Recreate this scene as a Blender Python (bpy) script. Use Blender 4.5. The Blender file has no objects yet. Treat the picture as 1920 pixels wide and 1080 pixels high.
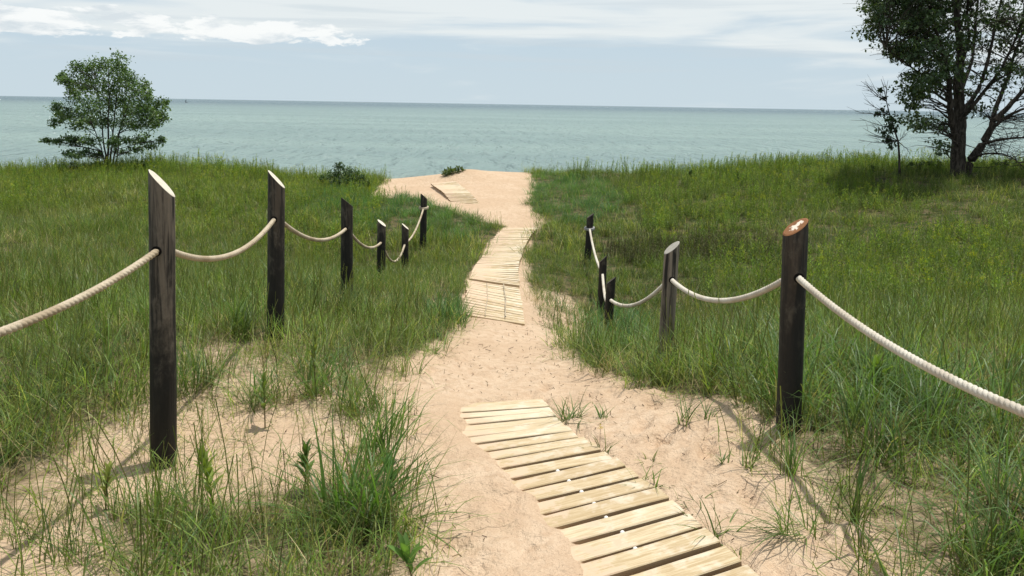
import bpy, math, random
import numpy as np
from mathutils import Vector, Matrix

random.seed(7)
RNG = np.random.default_rng(11)
sc = bpy.context.scene
COL = sc.collection
R = math.radians

# ------------------------------------------------------------------ camera
EYE = 1.70
FPX = 1500.0                      # focal length in photograph pixels (1920 wide)
PITCH, ROLL = R(6.0), R(0.955)
PX0, PY0 = 960.0, 353.0           # principal point
cam_data = bpy.data.cameras.new('camera')
cam_data.sensor_width = 36.0
cam_data.lens = 36.0 * FPX / 1920.0
cam_data.shift_y = -(540.0 - PY0) / 1920.0
cam_data.clip_start = 0.05
cam_data.clip_end = 60000.0
cam = bpy.data.objects.new('camera', cam_data)
COL.objects.link(cam)
cam.location = (0, 0, EYE)
_F = Vector((0, math.cos(PITCH), -math.sin(PITCH)))
_U = Vector((0, math.sin(PITCH), math.cos(PITCH)))
_X = Vector((1, 0, 0))
_R2 = _X * math.cos(ROLL) + _U * math.sin(ROLL)
_U2 = -_X * math.sin(ROLL) + _U * math.cos(ROLL)
cam.rotation_euler = Matrix((_R2, _U2, -_F)).transposed().to_euler()
sc.camera = cam

# ------------------------------------------------------------------ light
SUN_AZ, SUN_EL = R(58.0), R(76.0)      # azimuth measured to the right of straight ahead
sund = bpy.data.lights.new('sun', 'SUN')
sund.energy = 4.2
sund.angle = R(0.9)
sund.color = (1.0, 0.955, 0.87)
sun = bpy.data.objects.new('sun', sund)
COL.objects.link(sun)
_sd = Vector((math.sin(SUN_AZ) * math.cos(SUN_EL), math.cos(SUN_AZ) * math.cos(SUN_EL), math.sin(SUN_EL)))
sun.rotation_euler = _sd.to_track_quat('Z', 'Y').to_euler()
sun.location = (20, 20, 40)

world = bpy.data.worlds.new('World')
sc.world = world
world.use_nodes = True
nt = world.node_tree
nt.nodes.clear()


class NG:
    """small helper to write node graphs"""
    def __init__(self, tree):
        self.t = tree

    def n(self, typ, **kw):
        nd = self.t.nodes.new(typ)
        for k, v in kw.items():
            if k.startswith('i_'):
                nd.inputs[k[2:].replace('_', ' ')].default_value = v
            else:
                setattr(nd, k, v)
        return nd

    def l(self, a, b):
        self.t.links.new(a, b)

    def setin(self, sock, v):
        if isinstance(v, bpy.types.NodeSocket):
            self.l(v, sock)
        else:
            sock.default_value = v

    def math(self, op, a, b=0.0, c=None, clamp=False):
        nd = self.t.nodes.new('ShaderNodeMath')
        nd.operation = op
        nd.use_clamp = clamp
        self.setin(nd.inputs[0], a)
        self.setin(nd.inputs[1], b)
        if c is not None:
            self.setin(nd.inputs[2], c)
        return nd.outputs[0]

    def maprange(self, v, a, b, c=0.0, d=1.0, smooth=True):
        nd = self.t.nodes.new('ShaderNodeMapRange')
        nd.interpolation_type = 'SMOOTHSTEP' if smooth else 'LINEAR'
        self.setin(nd.inputs[0], v)
        for i, x in enumerate((a, b, c, d)):
            nd.inputs[i + 1].default_value = x
        return nd.outputs[0]

    def mix(self, f, a, b, mode='MIX'):
        nd = self.t.nodes.new('ShaderNodeMix')
        nd.data_type = 'RGBA'
        nd.blend_type = mode
        nd.clamp_factor = True
        self.setin(nd.inputs[0], f)
        for s, v in ((nd.inputs[6], a), (nd.inputs[7], b)):
            if isinstance(v, (tuple, list)) and len(v) == 3:
                v = (*v, 1.0)
            self.setin(s, v)
        return nd.outputs[2]

    def noise(self, vec, scale, detail=4.0, rough=0.55, dist=0.0):
        nd = self.t.nodes.new('ShaderNodeTexNoise')
        if vec is not None:
            self.l(vec, nd.inputs['Vector'])
        nd.inputs['Scale'].default_value = scale
        nd.inputs['Detail'].default_value = detail
        nd.inputs['Roughness'].default_value = rough
        nd.inputs['Distortion'].default_value = dist
        return nd.outputs[0]

    def mapping(self, vec, scale=(1, 1, 1), loc=(0, 0, 0), rot=(0, 0, 0)):
        nd = self.t.nodes.new('ShaderNodeMapping')
        self.l(vec, nd.inputs['Vector'])
        nd.inputs['Scale'].default_value = scale
        nd.inputs['Location'].default_value = loc
        nd.inputs['Rotation'].default_value = rot
        return nd.outputs[0]


g = NG(nt)
sky = g.n('ShaderNodeTexSky', sky_type='NISHITA')
sky.sun_disc = False
sky.sun_elevation = SUN_EL
sky.sun_rotation = SUN_AZ
sky.air_density = 1.2
sky.dust_density = 1.5
bg_sky = g.n('ShaderNodeBackground', i_Strength=0.10)
g.l(sky.outputs[0], bg_sky.inputs['Color'])
tc = g.n('ShaderNodeTexCoord')
sep = g.n('ShaderNodeSeparateXYZ')
g.l(tc.outputs['Generated'], sep.inputs[0])
dz = sep.outputs[2]
# high soft cloud sheet, flattened by perspective towards the horizon
v1 = g.mapping(tc.outputs['Generated'], scale=(2.0, 2.0, 17.0), loc=(3.1, 0.4, 1.7))
n1 = g.noise(v1, 1.7, 6.0, 0.50, 0.5)
sheet = g.maprange(g.math('ADD', n1, g.maprange(dz, 0.02, 0.12, -0.16, 0.16, False)), 0.40, 0.66)
# row of small puffy clouds low over the lake
v2 = g.mapping(tc.outputs['Generated'], scale=(5.0, 5.0, 17.0), loc=(0.37, 1.2, 0.35))
n2 = g.noise(v2, 3.4, 8.0, 0.6, 0.25)
band = g.math('MULTIPLY', g.math('MULTIPLY', g.maprange(dz, 0.056, 0.070), g.maprange(dz, 0.112, 0.086)), g.maprange(sep.outputs[0], -0.08, -0.24))
puff = g.maprange(g.math('ADD', n2, g.maprange(band, 0.0, 1.0, -0.30, 0.10, False)), 0.49, 0.57)
# thin grey streaks
v3 = g.mapping(tc.outputs['Generated'], scale=(1.6, 1.6, 40.0), loc=(0.2, 5.4, 0.9))
n3 = g.noise(v3, 2.0, 5.0, 0.5, 0.1)
streak = g.math('MULTIPLY', g.maprange(n3, 0.50, 0.66), g.maprange(dz, 0.02, 0.06), clamp=True)
haze = g.mix(g.maprange(dz, 0.0, 0.10, 0, 1, False), (0.565, 0.675, 0.740), (0.500, 0.620, 0.720))
c1 = g.mix(sheet, haze, (0.760, 0.810, 0.825))
c2 = g.mix(g.math('MULTIPLY', streak, 0.45), c1, (0.56, 0.64, 0.70))
shade2 = g.maprange(g.noise(g.mapping(v2, loc=(0.0, 0.0, 0.22)), 3.4, 6.0, 0.6, 0.25), 0.46, 0.66)
pc = g.mix(g.math('MULTIPLY', shade2, 0.75), (0.93, 0.945, 0.94), (0.56, 0.64, 0.70))
c3 = g.mix(g.math('MULTIPLY', puff, 0.9), c2, pc)
bg_cl = g.n('ShaderNodeBackground', i_Strength=1.0)
g.l(c3, bg_cl.inputs['Color'])
cover = g.maprange(dz, 0.10, 0.9, 0.93, 0.45, False)
mxs = g.n('ShaderNodeMixShader')
g.l(cover, mxs.inputs[0])
g.l(bg_sky.outputs[0], mxs.inputs[1])
g.l(bg_cl.outputs[0], mxs.inputs[2])
out = g.n('ShaderNodeOutputWorld')
g.l(mxs.outputs[0], out.inputs[0])

sc.view_settings.view_transform = 'Standard'
sc.view_settings.look = 'None'
sc.view_settings.gamma = 1.0
sc.view_settings.use_curve_mapping = False
sc.view_settings.exposure = 0.12
sc.render.engine = 'CYCLES'
sc.cycles.max_bounces = 6
sc.cycles.transparent_max_bounces = 4

# ------------------------------------------------------------------ helpers


def depth_point(px, py, Z):
    """a photograph pixel at depth Z metres along the view axis -> world point"""
    a = (px - PX0) / FPX * Z
    b = (PY0 - py) / FPX * Z
    return Vector((0, 0, EYE)) + _R2 * a + _U2 * b + _F * Z


def at_y(px, py, y):
    """a photograph pixel on the upright plane at distance y"""
    o = Vector((0, 0, EYE))
    d = depth_point(px, py, 1.0) - o
    return o + d * (y / d.y)


def tag(o, label=None, cat=None, group=None, kind=None):
    if label: o['label'] = label
    if cat: o['category'] = cat
    if group: o['group'] = group
    if kind: o['kind'] = kind
    return o


def empty(name, loc=(0, 0, 0), rz=0.0):
    o = bpy.data.objects.new(name, None)
    o.empty_display_size = 0.1
    o.location = loc
    o.rotation_euler = (0, 0, rz)
    COL.objects.link(o)
    return o


def mesh_np(name, verts, faces, mats=(), uv=None, smooth=True, tint=None, mat_idx=None):
    """verts (n,3), faces (m,k) with one face size"""
    me = bpy.data.meshes.new(name)
    verts = np.asarray(verts, dtype=np.float32)
    faces = np.asarray(faces, dtype=np.int32)
    m, k = faces.shape
    me.vertices.add(len(verts))
    me.vertices.foreach_set('co', verts.ravel())
    me.loops.add(m * k)
    me.loops.foreach_set('vertex_index', faces.ravel())
    me.polygons.add(m)
    me.polygons.foreach_set('loop_start', np.arange(0, m * k, k, dtype=np.int32))
    me.polygons.foreach_set('loop_total', np.full(m, k, dtype=np.int32))
    if smooth:
        me.polygons.foreach_set('use_smooth', np.ones(m, dtype=bool))
    for mt in mats:
        me.materials.append(mt)
    if mat_idx is not None:
        me.polygons.foreach_set('material_index', np.asarray(mat_idx, dtype=np.int32))
    if tint is not None:
        at = me.attributes.new('tint', 'FLOAT_COLOR', 'POINT')
        tint = np.asarray(tint, dtype=np.float32)
        if tint.shape[1] == 3:
            tint = np.hstack([tint, np.ones((len(tint), 1), np.float32)])
        at.data.foreach_set('color', tint.ravel())
    me.update(calc_edges=True)
    me.validate()
    return me


def link(name, me, parent=None, loc=None):
    o = bpy.data.objects.new(name, me)
    COL.objects.link(o)
    if parent is not None:
        o.parent = parent
    if loc is not None:
        o.location = loc
    return o


def poly_mesh(name, verts, faces, mats=(), smooth=False):
    me = bpy.data.meshes.new(name)
    me.from_pydata([tuple(v) for v in verts], [], faces)
    for m in mats:
        me.materials.append(m)
    if smooth:
        me.polygons.foreach_set('use_smooth', np.ones(len(me.polygons), dtype=bool))
    me.update()
    return me


def vnoise(x, y, scale, seed):
    """smooth value noise in -1..1"""
    r = np.random.default_rng(seed)
    tab = r.random((256, 256)) * 2 - 1
    u, v = x * scale + 71.3, y * scale + 37.7
    i, j = np.floor(u).astype(int), np.floor(v).astype(int)
    fu, fv = u - i, v - j
    fu = fu * fu * (3 - 2 * fu)
    fv = fv * fv * (3 - 2 * fv)
    a, b = tab[i % 256, j % 256], tab[(i + 1) % 256, j % 256]
    c, d = tab[i % 256, (j + 1) % 256], tab[(i + 1) % 256, (j + 1) % 256]
    return (a * (1 - fu) + b * fu) * (1 - fv) + (c * (1 - fu) + d * fu) * fv


def fbm(x, y, scale, seed, octs=4, gain=0.5):
    s, a, t = 0, 1.0, 0
    for k in range(octs):
        s = s + a * vnoise(x, y, scale * 2 ** k, seed + k)
        t += a
        a *= gain
    return s / t


def sstep(a, b, x):
    t = np.clip((x - a) / (b - a), 0, 1)
    return t * t * (3 - 2 * t)

# ------------------------------------------------------------------ terrain height
CP = []   # x, y, z


def cp_pix(px, py, Z):
    p = depth_point(px, py, Z)
    CP.append((p.x, p.y, p.z))


def cp(x, y, z):
    CP.append((x, y, z))


# fence feet
POSTS_L = [  # foot px, py, depth, top px, top high py, top low py, width px
    (307, 874, 3.90, 305, 319, 368, 50),
    (517, 628, 5.75, 519, 320, 352, 34),
    (650, 572, 8.10, 651, 370, 388, 24.5),
    (714, 534, 10.4, 716, 412, 424, 18),
    (759, 528, 12.3, 760, 419, 430, 14.5),
    (793, 466, 14.5, 795, 363, 374, 13.5)]
POSTS_R = [
    (1478, 806, 4.05, 1493, 411, 442, 49),
    (1247, 676, 6.10, 1260, 453, 477, 31),
    (1139, 634, 8.30, 1146, 519, 534, 19),
    (1126, 598, 10.2, 1131, 479, 494, 16),
    (1101, 500, 13.0, 1107, 400, 410, 14)]
for q in POSTS_L + POSTS_R:
    cp_pix(q[0], q[1], q[2])
for q in [(0.2, 1.2, 0.0), (0.8, 2.0, 0.0), (.72, 2.8, 0), (.45, 3.4, -.012), (.2, 4.0, -.08), (.0, 4.9, -.18), (-.12, 6.3, -.32),
          (-.15, 7.7, -.45), (-.08, 9.7, -.57), (-.03, 12, -.68), (.2, 15.8, -.74),
          (-.9, 2.5, 0.0), (-.8, 4, -.05), (-.9, 6, -.22), (-3.2, 2.5, .02), (-4, 6, -.05), (-8, 8, -.08), (-5, 12, -.5),
          (-10, 14, -.40), (-5, 17, -.55), (-15, 18, -.6), (-2.5, 18, -.62),
          (1.6, 2.2, .06), (3, 3, .15), (3, 6, -.02), (3, 9, -.55), (5, 8, -.32), (3, 12, -.78), (6, 12, -.5), (8.5, 8, -.05),
          (3.5, 17, -.55), (8, 17, -.12), (14, 13, .1), (5, 5, .05), (0, -3, .0), (-6, -2, 0.1), (6, -2, .1), (0, -12, .2), (16, 3, .2), (-15, 4, .1)]:
    cp(*q)
CREST = [(0, 337, 22), (200, 331, 22), (350, 317, 22), (480, 329, 22), (580, 341, 22.3), (700, 352, 22), (800, 340, 22.3),
         (870, 327, 22.6), (930, 326, 22.8), (990, 330, 22.6), (1100, 333, 22.4), (1300, 330, 22), (1400, 322, 22), (1500, 313, 22),
         (1650, 318, 21.5), (1790, 328, 19.3), (1920, 330, 20)]
for q in CREST:
    cp_pix(*q)
cp(20, 21, 0.2)
cp(-20, 22, -.6)
CP = np.array(CP)


def _tps(r2):
    return 0.5 * r2 * np.log(r2 + 1e-9)


_n = len(CP)
_d2 = ((CP[:, None, :2] - CP[None, :, :2]) ** 2).sum(-1)
_K = _tps(_d2) + np.eye(_n) * 0.25
_P = np.hstack([np.ones((_n, 1)), CP[:, :2]])
_A = np.block([[_K, _P], [_P.T, np.zeros((3, 3))]])
_W = np.linalg.solve(_A, np.concatenate([CP[:, 2], np.zeros(3)]))


def base_height(x, y):
    x = np.asarray(x, float)
    y = np.asarray(y, float)
    xs = 20 * np.tanh(x / 20)
    yc = np.clip(y, -12, 23.0)
    sh = x.shape
    xf, yf = xs.ravel(), yc.ravel()
    z = _W[_n] + _W[_n + 1] * xf + _W[_n + 2] * yf
    for k in range(_n):
        z = z + _W[k] * _tps((xf - CP[k, 0]) ** 2 + (yf - CP[k, 1]) ** 2)
    return z.reshape(sh)


LAKE_Z = -6.2


def crest_y(x):
    return 22.9 + 0.5 * vnoise(x, x * 0, 0.35, 5) - 0.012 * np.abs(x)


def height(x, y, fine=True):
    x = np.asarray(x, float)
    y = np.asarray(y, float)
    z = base_height(x, y)
    over = np.maximum(y - crest_y(x), 0)
    drop = np.where(over < 1.5, 0.22 * over ** 2, 0.495 + 0.62 * (over - 1.5))
    z = z - drop
    beach = LAKE_Z + 0.5 - 0.045 * (y - 32)
    z = np.maximum(z, beach)
    # dunes: gentle swells
    away = sstep(1.5, 5.0, np.abs(x) + 0 * y)
    z = z + 0.06 * fbm(x, y, 0.35, 21, 3) * away * sstep(26, 22, y)
    # blown-out scarp on the little sand knoll beside the far boards
    if fine:
        z = z + 0.012 * fbm(x, y, 1.6, 31, 3)
    return z


def hgt(x, y):
    return float(height(np.array([x]), np.array([y]))[0])


def ground_pix(px, py):
    """where the view ray through a pixel meets the ground"""
    o = Vector((0, 0, EYE))
    d = (depth_point(px, py, 1.0) - o)
    lo, step = 1.5, 0.12
    ts = np.arange(1.2, 30, 0.06)
    X, Y, Zz = o.x + d.x * ts, o.y + d.y * ts, o.z + d.z * ts
    h = height(X, Y, False)
    below = np.nonzero(Zz < h)[0]
    i = below[0] if len(below) else len(ts) - 1
    if i > 0:
        a, b = Zz[i - 1] - h[i - 1], Zz[i] - h[i]
        t = ts[i - 1] + (ts[i] - ts[i - 1]) * (a / (a - b) if a != b else 0)
    else:
        t = ts[0]
    p = o + d * t
    return p.x, p.y


SAND_PX = [(800, 1079), (800, 960), (768, 850), (745, 760), (772, 685), (835, 648), (872, 612), (882, 560), (890, 520), (913, 470),
           (945, 434), (962, 424), (900, 410), (850, 392), (800, 378), (778, 371), (762, 368), (735, 371), (698, 366),
           'L', 'M', (1000, 352), (985, 375), (990, 395), (1018, 415), (990, 445), (979, 500),
           (990, 560), (995, 610), (1050, 640), (1058, 675), (1130, 705), (1230, 745), (1370, 755), (1445, 815), (1430, 850), (1500, 910),
           (1560, 965), (1630, 1020), (1680, 1079)]
SAND = np.array([{'L': (-3.75, 25.2), 'M': (.38, 25.2)}[p] if isinstance(p, str) else ground_pix(*p) for p in SAND_PX])
SAND = np.vstack([SAND, [(1.9, -6.0), (-1.2, -6.0)]])


def poly_sd(x, y, P):
    """signed distance to polygon, negative inside"""
    x = np.asarray(x, float); y = np.asarray(y, float)
    sh = x.shape
    x = x.ravel(); y = y.ravel()
    d = np.full(x.shape, 1e9)
    ins = np.zeros(x.shape, bool)
    n = len(P)
    for i in range(n):
        ax, ay = P[i]
        bx, by = P[(i + 1) % n]
        ex, ey = bx - ax, by - ay
        t = np.clip(((x - ax) * ex + (y - ay) * ey) / (ex * ex + ey * ey + 1e-12), 0, 1)
        d = np.minimum(d, np.hypot(x - ax - t * ex, y - ay - t * ey))
        c = ((ay > y) != (by > y))
        with np.errstate(divide='ignore', invalid='ignore'):
            xi = ax + (y - ay) / (by - ay if by != ay else 1e-9) * ex
        ins ^= c & (x < xi)
    return (np.where(ins, -d, d)).reshape(sh)


def cover(x, y):
    """how thickly the ground is overgrown, 0..1"""
    x = np.asarray(x, float); y = np.asarray(y, float)
    sd = poly_sd(x, y, SAND) + 0.10 * fbm(x, y, 2.2, 61, 3)
    c = sstep(-0.06, 0.20, sd)
    # open sandy ground left of the path close by, and a strip right of the boards
    nearl = sstep(6.3, 4.6, y) * sstep(-2.55, -1.9, x) * (x < 0)
    patch = sstep(-0.15, 0.45, fbm(x, y, 1.1, 77, 3))
    c = c * (1 - nearl * (0.52 - 0.46 * patch))
    c = c * (1 - .55 * sstep(3.3, 2.7, y) * sstep(-2.6, -1.9, x) * (x < 0) * (1 - .6 * patch))
    nearr = sstep(4.6, 3.4, y) * sstep(2.9, 1.6, x) * (x > 0)
    c = c * (1 - 0.30 * nearr * (1 - patch))
    ex = ((x - 0.62) / 0.45) ** 2 + ((y - 9.0) / 1.8) ** 2
    c = c * (1 - 0.55 * sstep(1.3, 0.6, ex))
    # straggling clumps on the sand right of the near boards
    c = np.maximum(c, .45 * sstep(1.02, 1.30, x) * sstep(4.3, 3.6, y) * sstep(2.0, 2.4, y))
    # bare ring round the near post
    c = c * (1 - 0.85 * sstep(0.70, 0.25, np.hypot((x + 1.45) * .8, (y - 3.85))))
    return c

# ------------------------------------------------------------------ materials


def new_mat(name):
    m = bpy.data.materials.new(name)
    m.use_nodes = True
    t = m.node_tree
    t.nodes.clear()
    gg = NG(t)
    o = gg.n('ShaderNodeOutputMaterial')
    return m, gg, o


def principled(gg, o, color, rough=0.7, spec=0.3, bump=None, bump_s=0.3, bump_d=0.01):
    b = gg.n('ShaderNodeBsdfPrincipled')
    if isinstance(color, (tuple, list)):
        b.inputs['Base Color'].default_value = (*color, 1) if len(color) == 3 else color
    else:
        gg.l(color, b.inputs['Base Color'])
    gg.setin(b.inputs['Roughness'], rough)
    gg.setin(b.inputs['Specular IOR Level'], spec)
    if bump is not None:
        bn = gg.n('ShaderNodeBump')
        bn.inputs['Strength'].default_value = bump_s
        bn.inputs['Distance'].default_value = bump_d
        gg.l(bump, bn.inputs['Height'])
        gg.l(bn.outputs[0], b.inputs['Normal'])
    gg.l(b.outputs[0], o.inputs[0])
    return b


# sand / dune soil
m_sand, g, o = new_mat('dune_sand')
geo = g.n('ShaderNodeNewGeometry')
P = geo.outputs['Position']
att = g.n('ShaderNodeAttribute', attribute_name='cover')
cv = att.outputs['Fac']
nA = g.noise(P, 1.3, 5, 0.6)
nB = g.noise(P, 14.0, 6, 0.65)
nC = g.noise(P, 160.0, 3, 0.7)
sandc = g.mix(g.maprange(nA, .35, .65), (0.535, 0.392, 0.265), (0.605, 0.465, 0.330))
sandc = g.mix(g.maprange(nB, .38, .68), sandc, (0.500, 0.360, 0.242))
sandc = g.mix(g.math('MULTIPLY', g.maprange(nC, .50, .70), 0.5), sandc, (0.34, 0.23, 0.15))
nD = g.noise(P, 45.0, 4, 0.7, 1.0)
litter = g.mix(g.maprange(nD, .40, .62), (0.07, 0.060, 0.032), (0.19, 0.15, 0.080))
soil = g.mix(g.maprange(g.noise(P, 5.0, 5, 0.6), .4, .6), litter, (0.040, 0.052, 0.018))
cedge = g.maprange(g.math('ADD', cv, g.math('MULTIPLY', g.math('SUBTRACT', nB, 0.5), 0.9)), 0.35, 0.95)
col = g.mix(cedge, sandc, soil)
h = g.math('ADD', g.math('MULTIPLY', g.noise(P, 9.0, 5, .6), 1.0), g.math('MULTIPLY', g.noise(P, 34.0, 4, .65), 0.38))
h = g.math('ADD', h, g.math('MULTIPLY', nC, 0.05))
principled(g, o, col, 0.95, 0.1, h, .95, 0.055)

# wood of the boards
m_board, g, o = new_mat('pine_board')
tcn = g.n('ShaderNodeTexCoord')
oi = g.n('ShaderNodeObjectInfo')
rnd = oi.outputs['Random']
comb = g.n('ShaderNodeCombineXYZ')
g.l(g.math('MULTIPLY', rnd, 37.0), comb.inputs[0])
g.l(g.math('MULTIPLY', rnd, 91.0), comb.inputs[1])
va = g.n('ShaderNodeVectorMath', operation='ADD')
g.l(tcn.outputs['Object'], va.inputs[0])
g.l(comb.outputs[0], va.inputs[1])
OV = va.outputs[0]
grain = g.noise(g.mapping(OV, scale=(3.0, 45.0, 45.0)), 2.2, 5, 0.6, 0.6)
fine = g.noise(g.mapping(OV, scale=(8.0, 240.0, 240.0)), 2.0, 3, 0.6)
blot = g.noise(OV, 9.0, 5, 0.62)
wc = g.mix(g.maprange(grain, .36, .64), (0.42, 0.315, 0.175), (0.60, 0.495, 0.325))
wc = g.mix(g.math('MULTIPLY', g.maprange(fine, .45, .7), 0.30), wc, (0.33, 0.225, 0.12))
wc = g.mix(g.math('MULTIPLY', g.maprange(rnd, .4, 1, 0, 1, False), 0.6), wc, (0.66, 0.57, 0.42))
wc = g.mix(g.math('MULTIPLY', g.maprange(rnd, .4, 0, 0, 1, False), 0.5), wc, (0.40, 0.29, 0.16))
# blown sand and bleaching
geo = g.n('ShaderNodeNewGeometry')
up = g.n('ShaderNodeSeparateXYZ')
g.l(geo.outputs['Normal'], up.inputs[0])
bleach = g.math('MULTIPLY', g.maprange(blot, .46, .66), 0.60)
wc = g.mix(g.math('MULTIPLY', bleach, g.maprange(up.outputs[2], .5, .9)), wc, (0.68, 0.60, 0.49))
osep = g.n('ShaderNodeSeparateXYZ')
g.l(tcn.outputs['Object'], osep.inputs[0])
sandl = g.maprange(g.math('ADD', g.math('MULTIPLY', osep.outputs[0], -1.0), g.math('MULTIPLY', g.math('SUBTRACT', blot, .5), 1.6)), 0.02, 0.20)
wc = g.mix(g.math('MULTIPLY', sandl, 0.92), wc, (0.555, 0.415, 0.285))
wc = g.mix(g.maprange(up.outputs[2], .3, -.1), wc, (0.30, 0.20, 0.11))  # side and lower faces coloured darker, adding to their shade
principled(g, o, wc, 0.75, 0.25, g.math('ADD', grain, fine), 0.35, 0.004)

# post wood
m_post, g, o = new_mat('tarred_post')
tcn = g.n('ShaderNodeTexCoord')
oi = g.n('ShaderNodeObjectInfo')
rnd = oi.outputs['Random']
va = g.n('ShaderNodeVectorMath', operation='ADD')
comb = g.n('ShaderNodeCombineXYZ')
g.l(g.math('MULTIPLY', rnd, 53.0), comb.inputs[2])
g.l(tcn.outputs['Object'], va.inputs[0])
g.l(comb.outputs[0], va.inputs[1])
OV = va.outputs[0]
streak = g.noise(g.mapping(OV, scale=(22, 22, 1.3)), 1.4, 6, 0.62, 0.4)
mott = g.noise(g.mapping(OV, scale=(9, 9, 5)), 2.2, 6, 0.65, 0.3)
pcx = g.mix(g.maprange(streak, .42, .66), (0.012, 0.0095, 0.0078), (0.058, 0.043, 0.030))
pcx = g.mix(g.math('MULTIPLY', g.maprange(mott, .50, .66), 0.6), pcx, (0.095, 0.082, 0.064))
osep = g.n('ShaderNodeSeparateXYZ')
g.l(tcn.outputs['Object'], osep.inputs[0])
tar = g.maprange(g.math('ADD', osep.outputs[2], g.math('MULTIPLY', g.math('SUBTRACT', mott, .5), 0.9)), 0.95, 0.45)
pcx = g.mix(g.math('MULTIPLY', tar, 0.88), pcx, (0.006, 0.0055, 0.005))
pa = g.n('ShaderNodeAttribute', attribute_type='OBJECT', attribute_name='bleached')
pcx = g.mix(g.math('MULTIPLY', g.math('MULTIPLY', pa.outputs['Fac'], g.maprange(streak, .36, .56)), g.math('SUBTRACT', 1.0, g.math('MULTIPLY', tar, g.maprange(pa.outputs['Fac'], .6, .9, 1.0, .25)))), pcx, (0.235, 0.195, 0.150))
principled(g, o, pcx, 0.62, 0.35, g.math('ADD', streak, g.math('MULTIPLY', mott, .5)), 0.6, 0.012)

# sawn slanted tops
def cut_mat(name, ca, cb, centre=None):
    m, g, o = new_mat(name)
    tcn = g.n('ShaderNodeTexCoord')
    ln = g.n('ShaderNodeVectorMath', operation='LENGTH')
    g.l(g.mapping(tcn.outputs['Object'], scale=(1, 1, 0)), ln.inputs[0])
    r = ln.outputs['Value']
    w = g.math('SINE', g.math('MULTIPLY', g.math('ADD', r, g.math('MULTIPLY', g.noise(tcn.outputs['Object'], 20, 3), 0.012)), 900.0))
    c = g.mix(g.maprange(w, -1, 1, 0, .55), ca, cb)
    c = g.mix(g.maprange(g.noise(tcn.outputs['Object'], 35, 4), .45, .7, 0, .5), c, tuple(0.72 * v for v in ca))
    if centre:
        c = g.mix(g.maprange(g.math('ADD', r, g.math('MULTIPLY', g.math('SUBTRACT', g.noise(tcn.outputs['Object'], 45, 3), .5), .09)), .030, .022), c, centre)
    principled(g, o, c, .8, .2)
    return m


m_cut = cut_mat('sawn_pale_top', (0.60, 0.545, 0.44), (0.72, 0.665, 0.56))
m_cut_grey = cut_mat('sawn_grey_top', (0.33, 0.31, 0.265), (0.42, 0.395, 0.34))
m_cut_brown = cut_mat('sawn_brown_top', (0.20, 0.088, 0.036), (0.34, 0.165, 0.075), (0.72, 0.62, 0.52))
m_cut_dark = cut_mat('sawn_dark_top', (0.05, 0.042, 0.034), (0.10, 0.088, 0.07))

# rope
m_rope, g, o = new_mat('pale_rope')
tcn = g.n('ShaderNodeTexCoord')
nr = g.noise(tcn.outputs['Object'], 5.0, 4, .6)
nf = g.noise(tcn.outputs['Object'], 260.0, 3, .7)
rc = g.mix(g.maprange(nr, .40, .65), (0.56, 0.485, 0.365), (0.40, 0.325, 0.225))
rc = g.mix(g.math('MULTIPLY', g.maprange(nf, .4, .65), .45), rc, (0.27, 0.21, 0.14))
principled(g, o, rc, .9, .15, nf, .8, .003)
m_rope_w, g, o = new_mat('white_rope')
tcn = g.n('ShaderNodeTexCoord')
nr = g.noise(tcn.outputs['Object'], 4.0, 4, .6)
nf = g.noise(tcn.outputs['Object'], 260.0, 3, .7)
rc = g.mix(g.maprange(nr, .40, .65), (0.66, 0.62, 0.53), (0.52, 0.46, 0.37))
rc = g.mix(g.math('MULTIPLY', g.maprange(nf, .4, .65), .35), rc, (0.36, 0.31, 0.24))
principled(g, o, rc, .9, .15, nf, .8, .003)
m_rope_g, g, o = new_mat('grey_knot_rope')
principled(g, o, (0.30, 0.30, 0.29), .9, .15)

m_knob, g, o = new_mat('white_plastic')
principled(g, o, (0.80, 0.78, 0.74), .45, .4)


def leaf_mat(name, mul=(1, 1, 1), trans=0.35, rough=0.5, spec=0.35, patch=0.6, tint_const=None, alt=(0.098, 0.130, 0.034)):
    m, g, o = new_mat(name)
    if tint_const is None:
        at = g.n('ShaderNodeAttribute', attribute_name='tint')
        c = at.outputs['Color']
    else:
        rgb = g.n('ShaderNodeRGB')
        rgb.outputs[0].default_value = (*tint_const, 1)
        c = rgb.outputs[0]
    geo = g.n('ShaderNodeNewGeometry')
    big = g.noise(geo.outputs['Position'], 0.42, 4, .6)
    mid = g.noise(geo.outputs['Position'], 2.4, 3, .6)
    oi = g.n('ShaderNodeObjectInfo')
    c = g.mix(g.math('MULTIPLY', g.maprange(big, .42, .62), patch), c, alt)
    hf = g.noise(geo.outputs['Position'], 7.0, 3, .6)
    v = g.math('ADD', g.maprange(mid, .3, .7, .72, 1.30, False), g.maprange(oi.outputs['Random'], 0, 1, -.22, .22, False))
    v = g.math('MULTIPLY', v, g.maprange(hf, .3, .7, .80, 1.32, False))
    hv = g.n('ShaderNodeHueSaturation')
    g.l(c, hv.inputs['Color'])
    g.l(v, hv.inputs['Value'])
    c = g.mix(1.0, hv.outputs[0], (*mul, 1), 'MULTIPLY')
    d = g.n('ShaderNodeBsdfPrincipled')
    g.l(c, d.inputs['Base Color'])
    d.inputs['Roughness'].default_value = rough
    d.inputs['Specular IOR Level'].default_value = spec
    tr = g.n('ShaderNodeBsdfTranslucent')
    tcx = g.mix(1.0, c, (1.25, 1.35, .55, 1), 'MULTIPLY')
    g.l(tcx, tr.inputs['Color'])
    mx = g.n('ShaderNodeMixShader')
    mx.inputs[0].default_value = trans
    g.l(d.outputs[0], mx.inputs[1])
    g.l(tr.outputs[0], mx.inputs[2])
    g.l(mx.outputs[0], o.inputs[0])
    return m


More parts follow.
